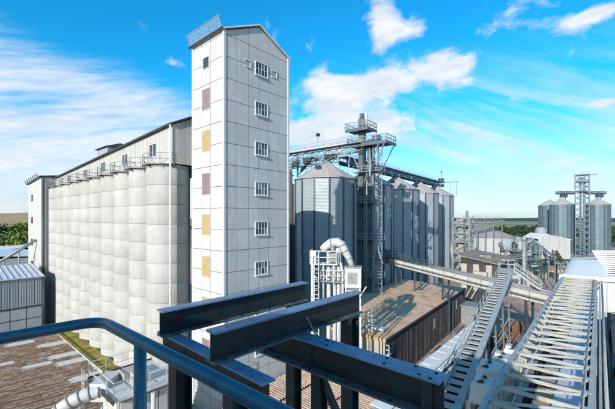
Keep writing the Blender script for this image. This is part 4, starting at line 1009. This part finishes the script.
def railway():
    p0, p1 = Vector((7.5, 26.0, 0)), Vector((40.5, 66.5, 0)); dd = (p1-p0).normalized(); s = Vector((dd.y, -dd.x, 0)); L = (p1-p0).length; az = math.degrees(math.atan2(dd.x, dd.y))
    b = B(); b.box(-2.0, 2.0, 0, L, 0.0, .12); o = one('ballast_bed', b, 'ballast', 'dark brown ballast under the rail siding', 'ballast', p0, az); del o['category']; del o['label']; o['kind'] = 'structure'
    t = thing('rail_track', 'rusty railway siding with wooden sleepers beside the gantry', 'railway', p0, az)
    sb = B(); sb.box(-1.45, 1.45, -.16, .16, .12, .26); sm = sb.mesh('sleeper', 'sleeper')
    for i in range(int(L/.85)): put('sleeper', sm, t, (random.uniform(-.06, .06), .4+i*.85, 0), (0, 0, random.uniform(-.02, .02)))
    for x in (-.72, .72):
        b = B(); b.box(x-.04, x+.04, 0, L, .26, .40); b.build('rail', 'rail_steel', t)
    # blue pipeline beside it
    b = B(); b.tube([Vector((4.0, 2, 1.1)), Vector((4.0, L*.5, 1.1)), Vector((3.9, L-6, 1.1))], .38, 12)
    q = thing('blue_pipeline', 'dark blue pipeline on low supports running beside the rail siding', 'pipeline', p0, az); b.build('pipe', 'blue_pipe', q)
    for i in range(12):
        b = B(); b.box(3.6, 4.4, 3+i*4, 3.3+i*4, 0, .85); b.build('saddle', 'black_void', q)
        b = B(); b.tube([(4.0, 4.8+i*4, 1.1), (4.0, 4.95+i*4, 1.1)], .46, 12); b.build('flange', 'galv_dark', q)
    # pile of timber and scrap by the ramp
    rs = random.Random(21)
    t2 = thing('timber_stack', 'untidy stack of orange-brown boards beside the rail siding', 'timber', p0+dd*30-s*3.0, az)
    for k in range(26):
        b = B(); z = .13+.12*(k//5); x = (k % 5)*.42-1+rs.uniform(-.1, .1); y = rs.uniform(-.8, .8); a_ = rs.uniform(-.1, .1)
        b.bar((x, y-2.4, z), (x+a_*4, y+2.4, z), .34, .1); b.build('board', rs.choice(['tan_panel', 'orange_panel', 'sleeper', 'corr_red']), t2)
    for k in range(7):
        f = 12+k*5.2; pp = p0+dd*f-s*(3.2+.6*(k % 2)); tt = thing('pipe_stand', ['rusty pipe frame beside the siding, nearest the camera', 'rusty pipe frame beside the siding, second from the near end', 'rusty pipe frame beside the siding, third from the near end', 'rusty pipe frame beside the siding, middle one', 'rusty pipe frame beside the siding, third from the far end', 'rusty pipe frame beside the siding, second from the far end', 'rusty pipe frame beside the siding, farthest from the camera'][k], 'frame', pp, az, 'rusty pipe frames along the siding')
        b = B()
        for x in (-.7, .7): b.bar((x, 0, 0), (x, 0, 3.6), .14)
        b.bar((-.9, 0, 3.6), (.9, 0, 3.6), .14); b.bar((-.9, 0, 2.4), (.9, 0, 2.4), .12); b.build('frame', 'rail_steel', tt)
        for x in (-.45, 0, .45): b = B(); b.tube([(x, -2.6, 3.78), (x, 2.6, 3.78)], .1, 8); b.build('pipe', 'grey_metal' if x else 'sleeper', tt)
railway()

# ------------------------------------------------------------------ middle distance
def small_dark_shed():
    N = Vector((44.0, 80.5, 0)); t = thing('brown_roof_shed', 'small dark open shed with a dirty brown roof beyond the conveyor bridge', 'shed', N, AZB)
    w, L = 8.2, 15.5
    b = B(); b.hexa([(-w, 0, 0), (0, 0, 0), (0, L, 0), (-w, L, 0), (-w, 0, 10.4), (0, 0, 8.9), (0, L, 9.2), (-w, L, 10.6)]); b.build('wall', 'joint_dark', t)
    for i in range(6):
        b = B(); x1 = -w*i/6-.05; x0 = -w*(i+1)/6+.05; b.box(x0, x1, -.07, 0, 2.5 if i % 2 else 5.2, 8.7); b.build('wall_panel', 'shed_end' if i % 2 else 'shed_wall', t)
    for i in range(8):
        b = B(); b.box(0.0, .07, L*i/8+.05, L*(i+1)/8-.05, .2, 8.7); b.build('wall_panel', 'shed_wall', t)
    b = B(); b.hexa([(-w-.6, -.7, 10.5), (.6, -.7, 8.9), (.6, L+.5, 9.25), (-w-.6, L+.5, 10.7), (-w-.6, -.7, 10.75), (.6, -.7, 9.15), (.6, L+.5, 9.5), (-w-.6, L+.5, 10.95)]); rf = b.build('roof', 'brown_roof', t)
    b = B(); b.box(-5, -2.4, 5, 10, 9.6, 10.5); b.build('roof_box', 'brown_roof', rf)
    b = B(); b.bar((-w+1, -1.2, 0), (-w+4, -1.2, 6), .25); b.bar((-w+2.2, -1.2, 0), (-w+5.4, -1.2, 6), .25); b.box(-w+3, -w+6, -1.6, -.6, 6, 7.2); b.build('chute', 'shed_end', t)
small_dark_shed()
def cone_tank():
    c = W(491, 240, 150); t = thing('cone_roof_tank', 'squat round tank with a wide pinkish conical roof in the middle distance', 'tank', (c.x, c.y, 0), 0)
    b = B(); b.lathe([(9.0, 0), (9.0, 11.6)], 32); b.build('wall', 'shed_white', t)
    for i in range(20):
        b = B(); a0, a1 = 2*math.pi*i/20, 2*math.pi*(i+1)/20-.01
        b.add([(9.5*math.cos(a0), 9.5*math.sin(a0), 11.6), (9.5*math.cos(a1), 9.5*math.sin(a1), 11.6), (.6*math.cos(a1), .6*math.sin(a1), 15.2), (.6*math.cos(a0), .6*math.sin(a0), 15.2)], [(0, 1, 2, 3)]); b.build('roof_panel', 'pink_roof', t)
    b = B(); b.lathe([(.8, 14.9), (.8, 15.7), (.01, 15.9)], 12); b.build('roof_cap', 'grey_metal', t)
    d2 = W(517, 240, 152); q = thing('blue_steel_tank', 'short blue grey steel tank right of the conical roofed tank', 'tank', (d2.x, d2.y, 0), 0)
    b = B(); b.lathe([(5.2, 0), (5.2, 9.6)], 24); b.build('wall', 'galv', q); b = B(); b.lathe([(5.4, 9.6), (.3, 11.6)], 24, smooth=False); b.build('roof', 'galv_roof', q)
    for i in range(12):
        a = 2*math.pi*i/12; b = B(); b.cbox(5.25*math.cos(a), 5.25*math.sin(a), 4.8, .3, .3, 9.5); b.build('stiffener', 'galv_dark', q)
cone_tank()
def steel_tower_mid():
    c = W(463, 217, 112); t = thing('process_tower', 'open grey steel process tower with platforms behind the brown roofed shed', 'tower', (c.x, c.y, 0), AZB)
    b = B()
    for x in (-2.4, 2.4):
        for y in (-2.4, 2.4): b.bar((x, y, 0), (x, y, 20), .3)
    for z in range(3, 20, 3):
        for s in (-2.4, 2.4): b.bar((-2.4, s, z), (2.4, s, z), .22); b.bar((s, -2.4, z), (s, 2.4, z), .22)
        b.bar((-2.4, -2.4, z), (2.4, -2.4, z+3 if z < 17 else z+2), .15); b.bar((2.4, -2.4, z), (2.4, 2.4, z+2), .15)
    b.build('frame', 'galv_frame', t)
    for z in (6, 12, 17): b = B(); b.box(-2.6, 2.6, -2.6, 2.6, z, z+.15); p = b.build('platform', 'grey_metal', t); b = B(); railing(b, [(-2.6, 2.6, z), (-2.6, -2.6, z), (2.6, -2.6, z), (2.6, 2.6, z)], 1.1, .06, 1.3); b.build('railing', 'galv_frame', p)
    b = B(); b.box(-1.2, .4, -1.2, .4, 4, 19.5); b.tube([(1.2, 0, 3), (1.2, 0, 22)], .4, 10); b.build('vessel', 'grey_metal', t)
    b = B(); b.bar((-4.5, 1, 14), (-2.4, -1, 5), 1.0, .8); b.bar((2.4, -2, 9), (5.4, -5, 2), .8, .6); b.build('chute', 'grey_metal', t)
    # horizontal conveyor truss running right over the tank
    a = W(462, 220.5, 138); e = W(504, 220, 139); q = thing('tank_top_conveyor', 'truss conveyor with railings above the conical roofed tank', 'conveyor', (0, 0, 0), 0)
    b = lattice(B(), a, e, 1.6, 1.6, 12, .14, .2); b.build('truss', 'grey_metal', q)
    b = B(); railing(b, [a+Vector((0, -.8, .9)), e+Vector((0, -.8, .9))], 1.2, .06, 2); b.build('railing', 'galv_frame', q)
    for k in range(5): p = a.lerp(e, .15+.2*k); b = B(); b.bar((p.x, p.y, 0), p, .3); b.build('leg', 'grey_metal', q)
steel_tower_mid()
def pipe_rack():
    t = thing('pipe_rack_bridge', 'dark green pipe rack bridge crossing in front of the small white shed', 'pipe rack', (0, 0, 0), 0)
    a, e = W(498, 262, 108), W(572, 263, 106)
    b = lattice(B(), a, e, 1.8, 1.3, 16, .14, .2); b.build('truss', 'green_steel', t)
    for k in range(3): b = B(); b.tube([a+Vector((0, -1+k*.8, .9)), e+Vector((0, -1+k*.8, .9))], .24, 8); b.build('pipe', ['green_steel', 'grey_metal', 'galv_frame'][k], t)
    for f in (.05, .28, .36, .6, .82, .98): p = a.lerp(e, f); b = B(); b.bar((p.x, p.y-.8, 0), p+Vector((0, -.8, -.6)), .3); b.bar((p.x, p.y+.8, 0), p+Vector((0, .8, -.6)), .3); b.build('leg', 'green_steel', t)
    p = W(524, 217, 88); q = thing('grey_mast', 'tall plain grey mast standing before the pipe rack', 'mast', (p.x, p.y, 0), 0)
    b = B(); b.tube([(0, 0, 0), (0, 0, 14.0)], .42, 12); b.tube([(0, 0, 14), (0, 0, 15)], .55, 12); b.build('pole', 'galv_frame', q); b = B(); b.bar((-1.0, 0, 9.5), (1.0, 0, 9.5), .2); b.bar((.4, -.4, 1), (.4, -.4, 13), .1); b.build('bracket', 'grey_metal', q)
    # cluster of process vessels behind the mast
    rs = random.Random(4)
    for k, (px, py, dep, r, lab) in enumerate(((508, 250, 128, 1.1, 'slim grey process column left of the mast'), (514, 244, 126, .8, 'thin dark process column just left of the mast'), (530, 241, 130, 1.3, 'grey process vessel with pipes right of the mast'), (536, 246, 124, 1.0, 'short process vessel beside the small white shed'))):
        p = W(px, py, dep); v = thing('process_vessel', lab, 'vessel', (p.x, p.y, 0), 0, 'process vessels by the mast')
        b = B(); b.lathe([(r, 0), (r, p.z), (r*.5, p.z+.8), (.01, p.z+.9)], 14); b.build('shell', ['galv_frame', 'dark_steel', 'grey_metal', 'green_steel'][k], v)
        b = B(); z = p.z-2.5; b.box(-r-1, r+1, -r-1, r+.2, z, z+.15); railing(b, [(-r-1, -r-1, z), (r+1, -r-1, z)], 1.1, .07, .9); b.tube([(r+.4, -.5, 0), (r+.4, -.5, p.z), (0, -.5, p.z+1.4)], .22, 8); b.build('platform', 'galv_frame', v)
    c = W(541, 230, 172); v = thing('dome_tank', 'round grey topped tank showing behind the small white shed', 'tank', (c.x, c.y, 0), 0)
    b = B(); b.lathe([(2.6, 0), (2.6, c.z-.5), (2.2, c.z+.8), (1.2, c.z+1.6), (.01, c.z+1.9)], 20); b.build('shell', 'galv_frame', v); b = B(); railing(b, [(-1.4, -1.2, c.z+.9), (1.4, -1.2, c.z+.9)], 1.2, .08, 1); b.build('railing', 'dark_steel', v)
pipe_rack()
def white_shed():
    a = W(538, 236, 148); t = thing('small_white_shed', 'small plain white gabled shed left of the far silos', 'shed', (a.x, a.y, 0), 97)
    # local y runs to the right in the picture
    L, w, h = 12.6, 12, 11.0
    b = B(); b.poly([(0, 0, 0), (0, L, 0), (0, L, h-.6), (0, L*.22, h+1.6), (0, 0, h)], (-w, 0, 0)); b.build('wall', 'joint_dark', t)
    for i in range(6):
        y0, y1 = L*i/6+.03, L*(i+1)/6-.03; f = lambda y: (h+(1.6)*y/(L*.22) if y < L*.22 else h+1.6-2.2*(y-L*.22)/(L*.78))
        ps = [(0.01, y0, 0), (0.01, y1, 0), (.01, y1, f(y1)-.1)]
        if y0 < L*.22 < y1: ps.append((.01, L*.22, f(L*.22)-.1))
        ps.append((.01, y0, f(y0)-.1)); b = B(); b.poly(ps, (.1, 0, 0)); b.build('wall_panel', 'shed_white', t)
    b = B(); b.poly([(.4, -.4, h-.3), (.4, L*.22, h+1.65), (.4, L+.3, h-.7), (.4, L+.3, h-.45), (.4, L*.22, h+1.9), (.4, -.4, h-.05)], (-w-.8, 0, 0)); b.build('roof', 'roof_white', t)
    b = B(); b.box(.12, .9, .6, 2.6, 0, 5.6); b.build('lean_to', 'tan_panel', t)
    b = B(); b.box(.12, .16, 4.6, 6.2, 0, 3.4); b.build('door', 'dark_steel', t)
white_shed()
mat('galv_far', (.16, .225, .255), .5, metal=.2, col2=(.11, .165, .19), streak=.3, streakcol=(.08, .12, .14), ribs=(2, 1.2, .3), objvar=.25, scale=.4)
def far_silos():
    lab = ['left large round steel silo of the far pair beside the lattice tower', 'right large round steel silo of the far pair beside the lattice tower']
    p = steel_silo_proto('round_steel_silo', lab[0], 5.5, 26.6, 29.6, 18, 'far round steel silos', 'galv_far')
    A = Vector((137.2, 189, 0)); Bp = Vector((156.6, 189, 0))
    for k, q in enumerate((A, Bp)):
        o = p if k == 0 else copy_tree(p); o.location = q; o['label'] = lab[k]
    o = copy_tree(p); o.location = (140.5, 203, 0); o['label'] = 'round steel silo half hidden behind the left one of the far pair'
    t = thing('lattice_elevator_tower', 'tall square lattice elevator tower between the two far silos', 'tower', (143.6, 183, 0), 36)
    w = 2.9; b = B()
    for x in (-w, w):
        for y in (-w, w): b.bar((x, y, 0), (x, y, 42), .42)
    b.build('leg_frame', 'galv_dark', t)
    for i in range(14):
        z = i*3.0; b = B()
        for s in (-w, w):
            b.bar((-w, s, z), (w, s, z), .22); b.bar((s, -w, z), (s, w, z), .22)
            b.bar((-w, s, z), (w, s, z+3), .16); b.bar((w, s, z), (-w, s, z+3), .16); b.bar((s, -w, z), (s, w, z+3), .16)
        b.build('bracing_tier', 'galv_dark', t)
    b = B(); b.box(-1.2, -.2, -.6, .6, 0, 41); b.box(.4, 1.4, -.6, .6, 0, 41); b.build('elevator_leg', 'galv_dark', t)
    for z in (33.4, 38, 41.8):
        b = B(); b.box(-w-.3, w+.3, -w-.3, w+.3, z, z+.3); pl = b.build('platform', 'galv_dark', t); b = B(); railing(b, [(-w-.3, -w-.3, z+.3), (w+.3, -w-.3, z+.3)], 1.1, .08, 1.5); b.build('railing', 'galv_frame', pl)
    b = B(); b.bar((w, 0, 42), (w+3.5, 0, 42), .4); b.box(-2, 1, -1.5, 1.5, 38.3, 40.5); b.build('head', 'galv_dark', t)
    q = thing('far_silo_conveyor', 'horizontal conveyor across the tops of the far silos', 'conveyor', (145.8, 187.5, 0), 0)
    for x0, x1 in ((-12.5, -3.0), (2.6, 14)):
        b = B(); lattice(b, (x0, 0, 33), (x1, 0, 33), 1.5, 1.5, 6, .14, .22); b.box(x0, x1, -.6, .6, 32.5, 33.1); b.build('truss', 'galv_dark', q)
    for x in (-8.6, 10.6):
        for dx_, dy_ in ((-2.2, 0), (2.2, 0)): b = B(); b.bar((x+dx_, 1.5, 29.5), (x+dx_*.4, .5, 32.4), .25); b.build('support', 'galv_frame', q)
        b = B(); b.cbox(x, 0, 31.3, 3.2, 1.6, 1.6); b.build('drop_box', 'galv_dark', q)
far_silos()
# yard sheds and stacks on the far yard
def yard_bits():
    rs = random.Random(8)
    for k, (px, py, m, lab) in enumerate(((549, 274, 'orange_panel', 'orange skip under the pipe rack bridge, left of three'), (557, 273, 'tan_panel', 'tan skip under the pipe rack bridge, middle of three'), (563, 272.5, 'sleeper', 'brown skip under the pipe rack bridge, right of three'))):
        p = Gz(px, py, 0); t = thing('waste_skip', lab, 'skip', p, 10+rs.uniform(-20, 20), 'skips in the far yard')
        b = B(); b.add([(-1.3, -.9, .1), (1.3, -.9, .1), (1.3, .9, .1), (-1.3, .9, .1), (-1.9, -.9, 1.5), (1.9, -.9, 1.5), (1.9, .9, 1.5), (-1.9, .9, 1.5)], [(3, 2, 1, 0), (0, 1, 5, 4), (1, 2, 6, 5), (2, 3, 7, 6), (3, 0, 4, 7)]); c = b.build('body', m, t)
        b = B(); b.box(-1.6, 1.6, -.8, .8, 1.1, 1.35); b.build('load', 'brown_roof', t)
        b = B()
        for s in (-1, 1): b.bar((-1.95, s*.93, 1.5), (1.95, s*.93, 1.5), .1); b.bar((0, s*.95, .1), (0, s*.95, 1.5), .12)
        b.build('rim', 'dark_steel', c)
yard_bits()
def low_plant():
    rs = random.Random(77)
    spots = ((505, 268, 92, 3.2, 'rust brown low shed right of the brown roofed shed', 'corr_red'), (516, 262, 100, 4.0, 'grey low shed left of the mast', 'grey_clad'), (531, 256, 122, 5.0, 'dark low shed behind the mast', 'shed_wall'),
             (511, 252, 138, 6.0, 'tan low shed before the conical roofed tank', 'tan_panel'), (476, 243, 140, 5.0, 'dark low shed behind the process tower', 'dark_steel'))
    for px, py, dep, h, lab, m in spots:
        p = W(px, py, dep); t = thing('low_shed', lab, 'shed', (p.x, p.y, 0), AZB+rs.uniform(-8, 8), 'low sheds in the middle yard')
        w, l = rs.uniform(4, 7), rs.uniform(4, 7); zt = h
        b = B(); b.box(-w/2, w/2, -l/2, l/2, 0, zt); b.build('wall', m, t)
        b = B(); b.hexa([(-w/2-.3, -l/2-.3, zt+.8), (w/2+.3, -l/2-.3, zt+.01), (w/2+.3, l/2+.3, zt+.01), (-w/2-.3, l/2+.3, zt+.8), (-w/2-.3, -l/2-.3, zt+1.0), (w/2+.3, -l/2-.3, zt+.2), (w/2+.3, l/2+.3, zt+.2), (-w/2-.3, l/2+.3, zt+1.0)]); b.build('roof', rs.choice(['brown_roof', 'grey_metal', 'galv_roof']), t)
        b = B(); b.box(-w*.3, w*.1, -l/2-.05, -l/2-.01, 0, min(3, zt*.7)); b.build('door', 'black_void', t)
    for k in range(7):
        p, q = W(500+k*9, 247+rs.uniform(-5, 14), rs.uniform(95, 135)), W(508+k*9+rs.uniform(-6, 8), 250+rs.uniform(-8, 12), rs.uniform(95, 135))
        t = thing('pipe_gantry', 'thin grey steel pipe gantry in the middle yard, %s of seven from the left' % ('first', 'second', 'third', 'fourth', 'fifth', 'sixth', 'seventh')[k], 'gantry', (0, 0, 0), 0, 'pipe gantries in the middle yard')
        b = lattice(B(), p, q, 1.0, 1.0, 6, .1, .14); b.build('truss', rs.choice(['grey_metal', 'galv_frame', 'green_steel', 'rail_steel']), t)
        for f in (.1, .9): c = p.lerp(q, f); b = B(); b.bar((c.x, c.y, 0), c, .22); b.build('leg', 'grey_metal', t)
        b = B(); b.tube([p+Vector((0, 0, .7)), q+Vector((0, 0, .7))], .2, 8); b.build('pipe', rs.choice(['duct_white', 'grey_metal', 'rail_steel']), t)
low_plant()
def wagons():
    # low dark plant behind the bridge and at the foot of the steel silos
    for k, (px, py, dep, w, l, h, m, lab) in enumerate(((478, 300, 66, 5, 4, 3.2, 'grey_metal', 'low grey machine housing under the conveyor bridge'), (492, 318, 55, 1.8, 3, 2.2, 'tan_panel', 'small tan plant box beside the stepped ramp'), (536, 262, 118, 7, 5, 4.5, 'shed_end', 'pale plant cabin behind the pipe rack bridge'))):
        p = W(px, py, dep); t = thing('plant_cabin', lab, 'cabin', (p.x, p.y, 0), AZB)
        b = B(); b.box(-w/2, w/2, -l/2, l/2, 0, h); c = b.build('body', m, t); b = B(); b.box(-w/2-.2, w/2+.2, -l/2-.2, l/2+.2, h, h+.18); b.build('roof', 'galv_frame', t)
        b = B(); b.box(-.5, .5, -l/2-.06, -l/2-.005, .1, 2.0); b.build('door', 'dark_steel', t); b = B(); b.box(w/2+.005, w/2+.05, -.6, .6, 1.2, h*.8); b.build('window', 'glass_dark', t)
wagons()

# ------------------------------------------------------------------ trees
def tree_mesh(seed, m, h=9, r=3.6, n=900):
    rs = random.Random(seed); b = B()
    blobs = [(rs.uniform(-r*.55, r*.55), rs.uniform(-r*.55, r*.55), h*rs.uniform(.38, .82), r*rs.uniform(.34, .6)) for _ in range(11)]
    vs, fs = [], []
    for i in range(n):
        x, y, z, q = rs.choice(blobs)
        v_ = Vector((rs.gauss(0, 1), rs.gauss(0, 1), rs.gauss(0, 1))).normalized()*q*rs.uniform(.65, 1.1)
        c = Vector((x, y, z))+v_; s = rs.uniform(.18, .42); nn = (v_.normalized()+Vector((rs.gauss(0, .5), rs.gauss(0, .5), rs.gauss(0, .5)))).normalized()
        a = nn.orthogonal().normalized()*s; d2 = nn.cross(a)*.8; k = len(vs)
        vs += [c-a-d2, c+a-d2*.6, c+a*.8+d2, c-a*.7+d2]; fs.append((k, k+1, k+2, k+3))
    b.add(vs, fs); cm = b.mesh('crown', m)
    b = B(); b.tube([(0, 0, 0), (.1, 0, h*.3), (0, .15, h*.6)], [.32, .22, .1], 7)
    for k in range(4):
        a = k*1.6+seed; b.tube([(.05, 0, h*(.25+.06*k)), (math.cos(a)*r*.5, math.sin(a)*r*.5, h*(.5+.07*k))], [.12, .04], 5)
    return cm, b.mesh('trunk', 'bark')
def trees():
    kinds = [tree_mesh(1, 'leaf_a'), tree_mesh(2, 'leaf_b', 8, 3.8), tree_mesh(3, 'leaf_c', 11, 3.2), tree_mesh(4, 'leaf_a', 7, 4.2)]
    rs = random.Random(17); k = 0
    names = ['dark green leafy', 'yellow green leafy', 'deep green tall', 'broad mid green']
    def add(x, y, s, kk, label, g):
        t = thing('broadleaf_tree', label, 'tree', (x, y, -.02), rs.uniform(0, 360), g); t.scale = (s, s, s*rs.uniform(.85, 1.1))
        put('crown', kinds[kk][0], t); put('trunk', kinds[kk][1], t)
    words = ['leftmost', 'second from the left', 'third from the left', 'fourth from the left', 'fifth from the left', 'sixth from the left', 'seventh from the left', 'nearest the stair block']
    for row, dep in enumerate((168, 192, 222)):
        for i in range(8):
            p = W(-7+5.6*i+rs.uniform(-1.5, 1.5), 217, dep+rs.uniform(-6, 6)); kk = rs.randrange(4)
            add(p.x, p.y, rs.uniform(1.4, 2.0), kk, '%s tree in the %s row of the left wood, %s' % (names[kk], ('front', 'middle', 'back')[row], words[i]), 'trees in the wood on the left')
    for i in range(6):
        p = W(604+i*3.4+rs.uniform(-.6, .6), 217, rs.uniform(228, 260)); kk = rs.choice((0, 2, 3)); add(p.x, p.y, rs.uniform(1.2, 1.7), kk, names[kk]+' tree beyond the far silos, %s' % (words[i] if i < 5 else 'at the right edge'), 'trees beyond the far silos')
    # the distant belt reads as one mass
    vs, fs = [], []
    for i in range(34):
        p = W(498+i*2.4+rs.uniform(-1, 1), 217, rs.uniform(300, 430)); cm = kinds[rs.choice((0, 2, 3))][0]; sc_ = rs.uniform(.9, 1.45); k0 = len(vs)
        vs += [(p.x+v_.co.x*sc_*1.3, p.y+v_.co.y*sc_, v_.co.z*sc_-1.2) for v_ in cm.vertices]; fs += [tuple(q+k0 for q in f.vertices) for f in cm.polygons]
    b = B(); b.add(vs, fs); o = b.build('distant_wood', 'leaf_c'); o['kind'] = 'stuff'; o['label'] = 'distant belt of trees left of the far silos'; o['category'] = 'wood'
trees()

# ------------------------------------------------------------------ foreground: handrail, platform, girders
def foreground():
    AZG = 43
    # platform and handrail
    b = B(); b.box(-2.4, .9, -.66, .9, 18.25, 18.33); b.box(-2.3, -2.1, -.6, -.4, 0, 18.25); b.box(.6, .8, -.6, -.4, 0, 18.25); b.box(-.2, 0, .6, .8, 0, 18.25)
    one('viewing_platform', b, 'girder', 'steel platform under the camera, outside the picture', 'platform')
    t = thing('shade_block', 'grey clad block added behind the camera to shade the girders, outside the picture', 'building', (0, 0, 0), 0)
    b = B(); b.box(-5.2, -.9, -4.5, -.75, 0, 20.8); b.build('wall', 'grey_clad', t)  # unseen block added to cast shade over the girders and handrail
    b = B(); b.box(-5.3, -.8, -4.6, -.68, 20.8, 20.95); b.build('roof', 'roof_dark', t)
    b = B(); b.box(-2.3, -1.4, -.75, -.70, 18.34, 20.34); b.build('door', 'dark_steel', t)
    t = thing('handrail', 'thick blue painted tubular handrail crossing the bottom left corner', 'handrail', (0, 0, 18.33), 0)
    zr = EYE-.55-18.33
    A_, B_, C_ = Vector((-2.6, .64, zr)), Vector((-1.10, 1.86, zr)), Vector((.55, .44, zr))
    A_ = B_+(Vector((-1.40, 1.575, zr))-B_).normalized()*2.2
    r = .115
    e1 = B_+(A_-B_).normalized()*r; e2 = B_+(C_-B_).normalized()*r
    bend = [e1.lerp(B_, f).lerp(B_.lerp(e2, f), f) for f in [i/8 for i in range(9)]]
    b = B(); b.tube([A_]+bend+[C_], .0265, 20); b.build('rail', 'handrail', t)
    for p in (B_+(C_-B_)*.217, B_+(C_-B_)*.9, A_*.98+B_*.02):
        b = B(); b.tube([(p.x, p.y, 0), (p.x, p.y, zr)], .026, 16); b.build('post', 'handrail', t)
    mid = Vector((0, 0, -.55)); b = B(); b.tube([A_+mid, B_+mid, C_+mid], .02, 12); b.build('mid_rail', 'handrail', t)
    # girders
    def ibeam(b, p, q, h, w, tf=.022, tw=.014):   # p,q: centre of the top
        p = Vector(p); q = Vector(q); z = Vector((0, 0, 1))
        b.bar(p-z*tf/2, q-z*tf/2, w, tf); b.bar(p-z*(h-tf/2), q-z*(h-tf/2), w, tf); b.bar(p-z*h/2, q-z*h/2, tw, h-2*tf)
    f = Vector((math.sin(R(AZG)), math.cos(R(AZG)), 0)); s = Vector((math.cos(R(AZG)), -math.sin(R(AZG)), 0))
    zt = EYE-1.2; H = .34
    g1 = Vector((-1.90, 4.50, zt)); g2 = Vector((-1.02, 3.68, zt)); Lg = 2.72
    def girder(name, label, p, q, h, w, holes=(), stiff=(), grp=None, gap=0):
        t = thing(name, label, 'girder', p, 0, grp); p0 = Vector((0, 0, 0)); q0 = q-p; dd = q0.normalized(); sd = Vector((dd.y, -dd.x, 0)); z = Vector((0, 0, 1))
        b = B(); b.bar(p0-z*.011, q0-z*.011, w, .022); tf = b.build('top_flange', 'girder_skylit_top', t)
        b = B(); b.bar(p0-z*(h-.011), q0-z*(h-.011), w, .022); bf = b.build('bottom_flange', 'girder_flange_lit', t)
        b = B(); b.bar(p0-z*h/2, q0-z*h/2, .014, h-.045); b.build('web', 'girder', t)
        for k, (a, o) in enumerate(holes):
            c = p0+dd*a+sd*o; b = B(); b.lathe([(.019, -.002), (.019, .004), (.001, .0045)], 12, c.x, c.y); hh = b.build('bolt_hole', 'black_void', tf)
        for a in stiff:
            for sg in (-1, 1):
                c = p0+dd*a+sd*sg*(w/4); b = B(); b.bar(c-z*.024, c-z*(h-.024), .012, w/2-.02); b.build('stiffener', 'girder', t)
        n = int((q0.length-.2)/.28)
        for k in range(n):
            for sg in (-1, 1):
                c = p0+dd*(.12+k*.28)+sd*sg*w*.36; b = B(); b.lathe([(.014, -h+.022), (.014, -h+.036), (.001, -h+.037)], 6, c.x, c.y, smooth=False); b.build('bolt', 'bolt', bf)
        return t
    girder('steel_girder', 'rear dark blue steel girder lying level with the tower foot', g1, g1+f*Lg, H, .17, grp='dark blue steel girders')
    girder('steel_girder', 'middle dark blue steel girder with a thin rod across it', g2, g2+f*Lg, H, .18, grp='dark blue steel girders')
    zl = zt-H-.004
    far = Vector((.10, 4.42, zl)); e = Vector((1.305, 3.345, zl)); dd = (e-far).normalized()
    far = e-dd*2.6
    Lb = 2.6
    girder('steel_girder', 'large near steel girder with a bolt-holed top flange running to the right', far, e, .38, .25,
           holes=((1.12, -.07), (1.22, .07), (1.95, -.075), (2.0, .07), (2.28, -.08), (2.38, .07), (2.5, -.06), (2.5, .085)), stiff=(2.45, .9), grp='dark blue steel girders')
    # cross beam under the left ends
    c0 = g1+f*.16-s*.25; c1 = g2+f*.16+s*.75
    girder('cross_beam', 'cross beam with sky light put into its blue top colour under the left ends of the two girders', Vector((c0.x, c0.y, zl)), Vector((c1.x, c1.y, zl)), .22, .16, stiff=())
    # columns down to the ground
    def column(x, y, top, w, label):
        t = thing('steel_column', label, 'column', (x, y, 0), AZG, 'blue columns under the girders')
        for sx in (-1, 1): b = B(); b.box(-w/2, w/2, sx*w/2-.01, sx*w/2+.01, 0, top); b.build('flange', 'girder', t)
        b = B(); b.box(-.008, .008, -w/2+.01, w/2-.01, 0, top-.001); b.build('web', 'girder', t)
        b = B(); b.box(-w/2-.03, w/2+.03, -w/2-.03, w/2+.03, top, top+.012); b.build('cap_plate', 'girder', t)
    p = c0.lerp(c1, .22); column(p.x, p.y, zl-.234, .2, 'blue steel column under the cross beam behind the handrail')
    p = W(236, 360, 3.75); column(p.x, p.y, zl-.234, .19, 'dark steel column under the middle girder near the handrail')
    p = e-dd*1.55; column(p.x, p.y, zl-.394, .14, 'thin dark column under the large near girder')
    p = g2+f*(Lg-.25); column(p.x, p.y, zl-.012, .19, 'steel column under the far end of the middle girder')
    p = g1+f*(Lg-.3); column(p.x, p.y, zl-.012, .19, 'steel column under the far end of the rear girder')
    # diagonal brace and thin rod
    p = e-dd*1.5; b = B(); b.bar((p.x, p.y, zl-.45), (p.x+.55, p.y-.5, zl-1.6), .07, .07)
    one('diagonal_brace', b, 'girder', 'dark diagonal brace beside the thin column under the near girder', 'brace')
    p = W(307, 318, 4.75); q = W(318, 339, 4.55); b = B(); b.tube([p, q], .012, 8); b.tube([q, q+Vector((0, 0, -.02))], .03, 8)
    one('thin_rod', b, 'galv_frame', 'thin pale rod leaning on the middle girder', 'rod')
    p = far+dd*.30; b = B(); b.box(-.1, .1, -.08, .08, 0, .03); pl = thing('clamp_plate', 'small bolted clamp plate where the middle girder meets the near girder', 'plate', (p.x, p.y, zl+.003), AZG); b.build('plate', 'girder', pl)
    for x in (-.06, .06):
        b = B(); b.lathe([(.018, .03), (.018, .06), (.001, .06)], 6, x, 0, smooth=False); b.build('bolt', 'bolt', pl)
foreground()
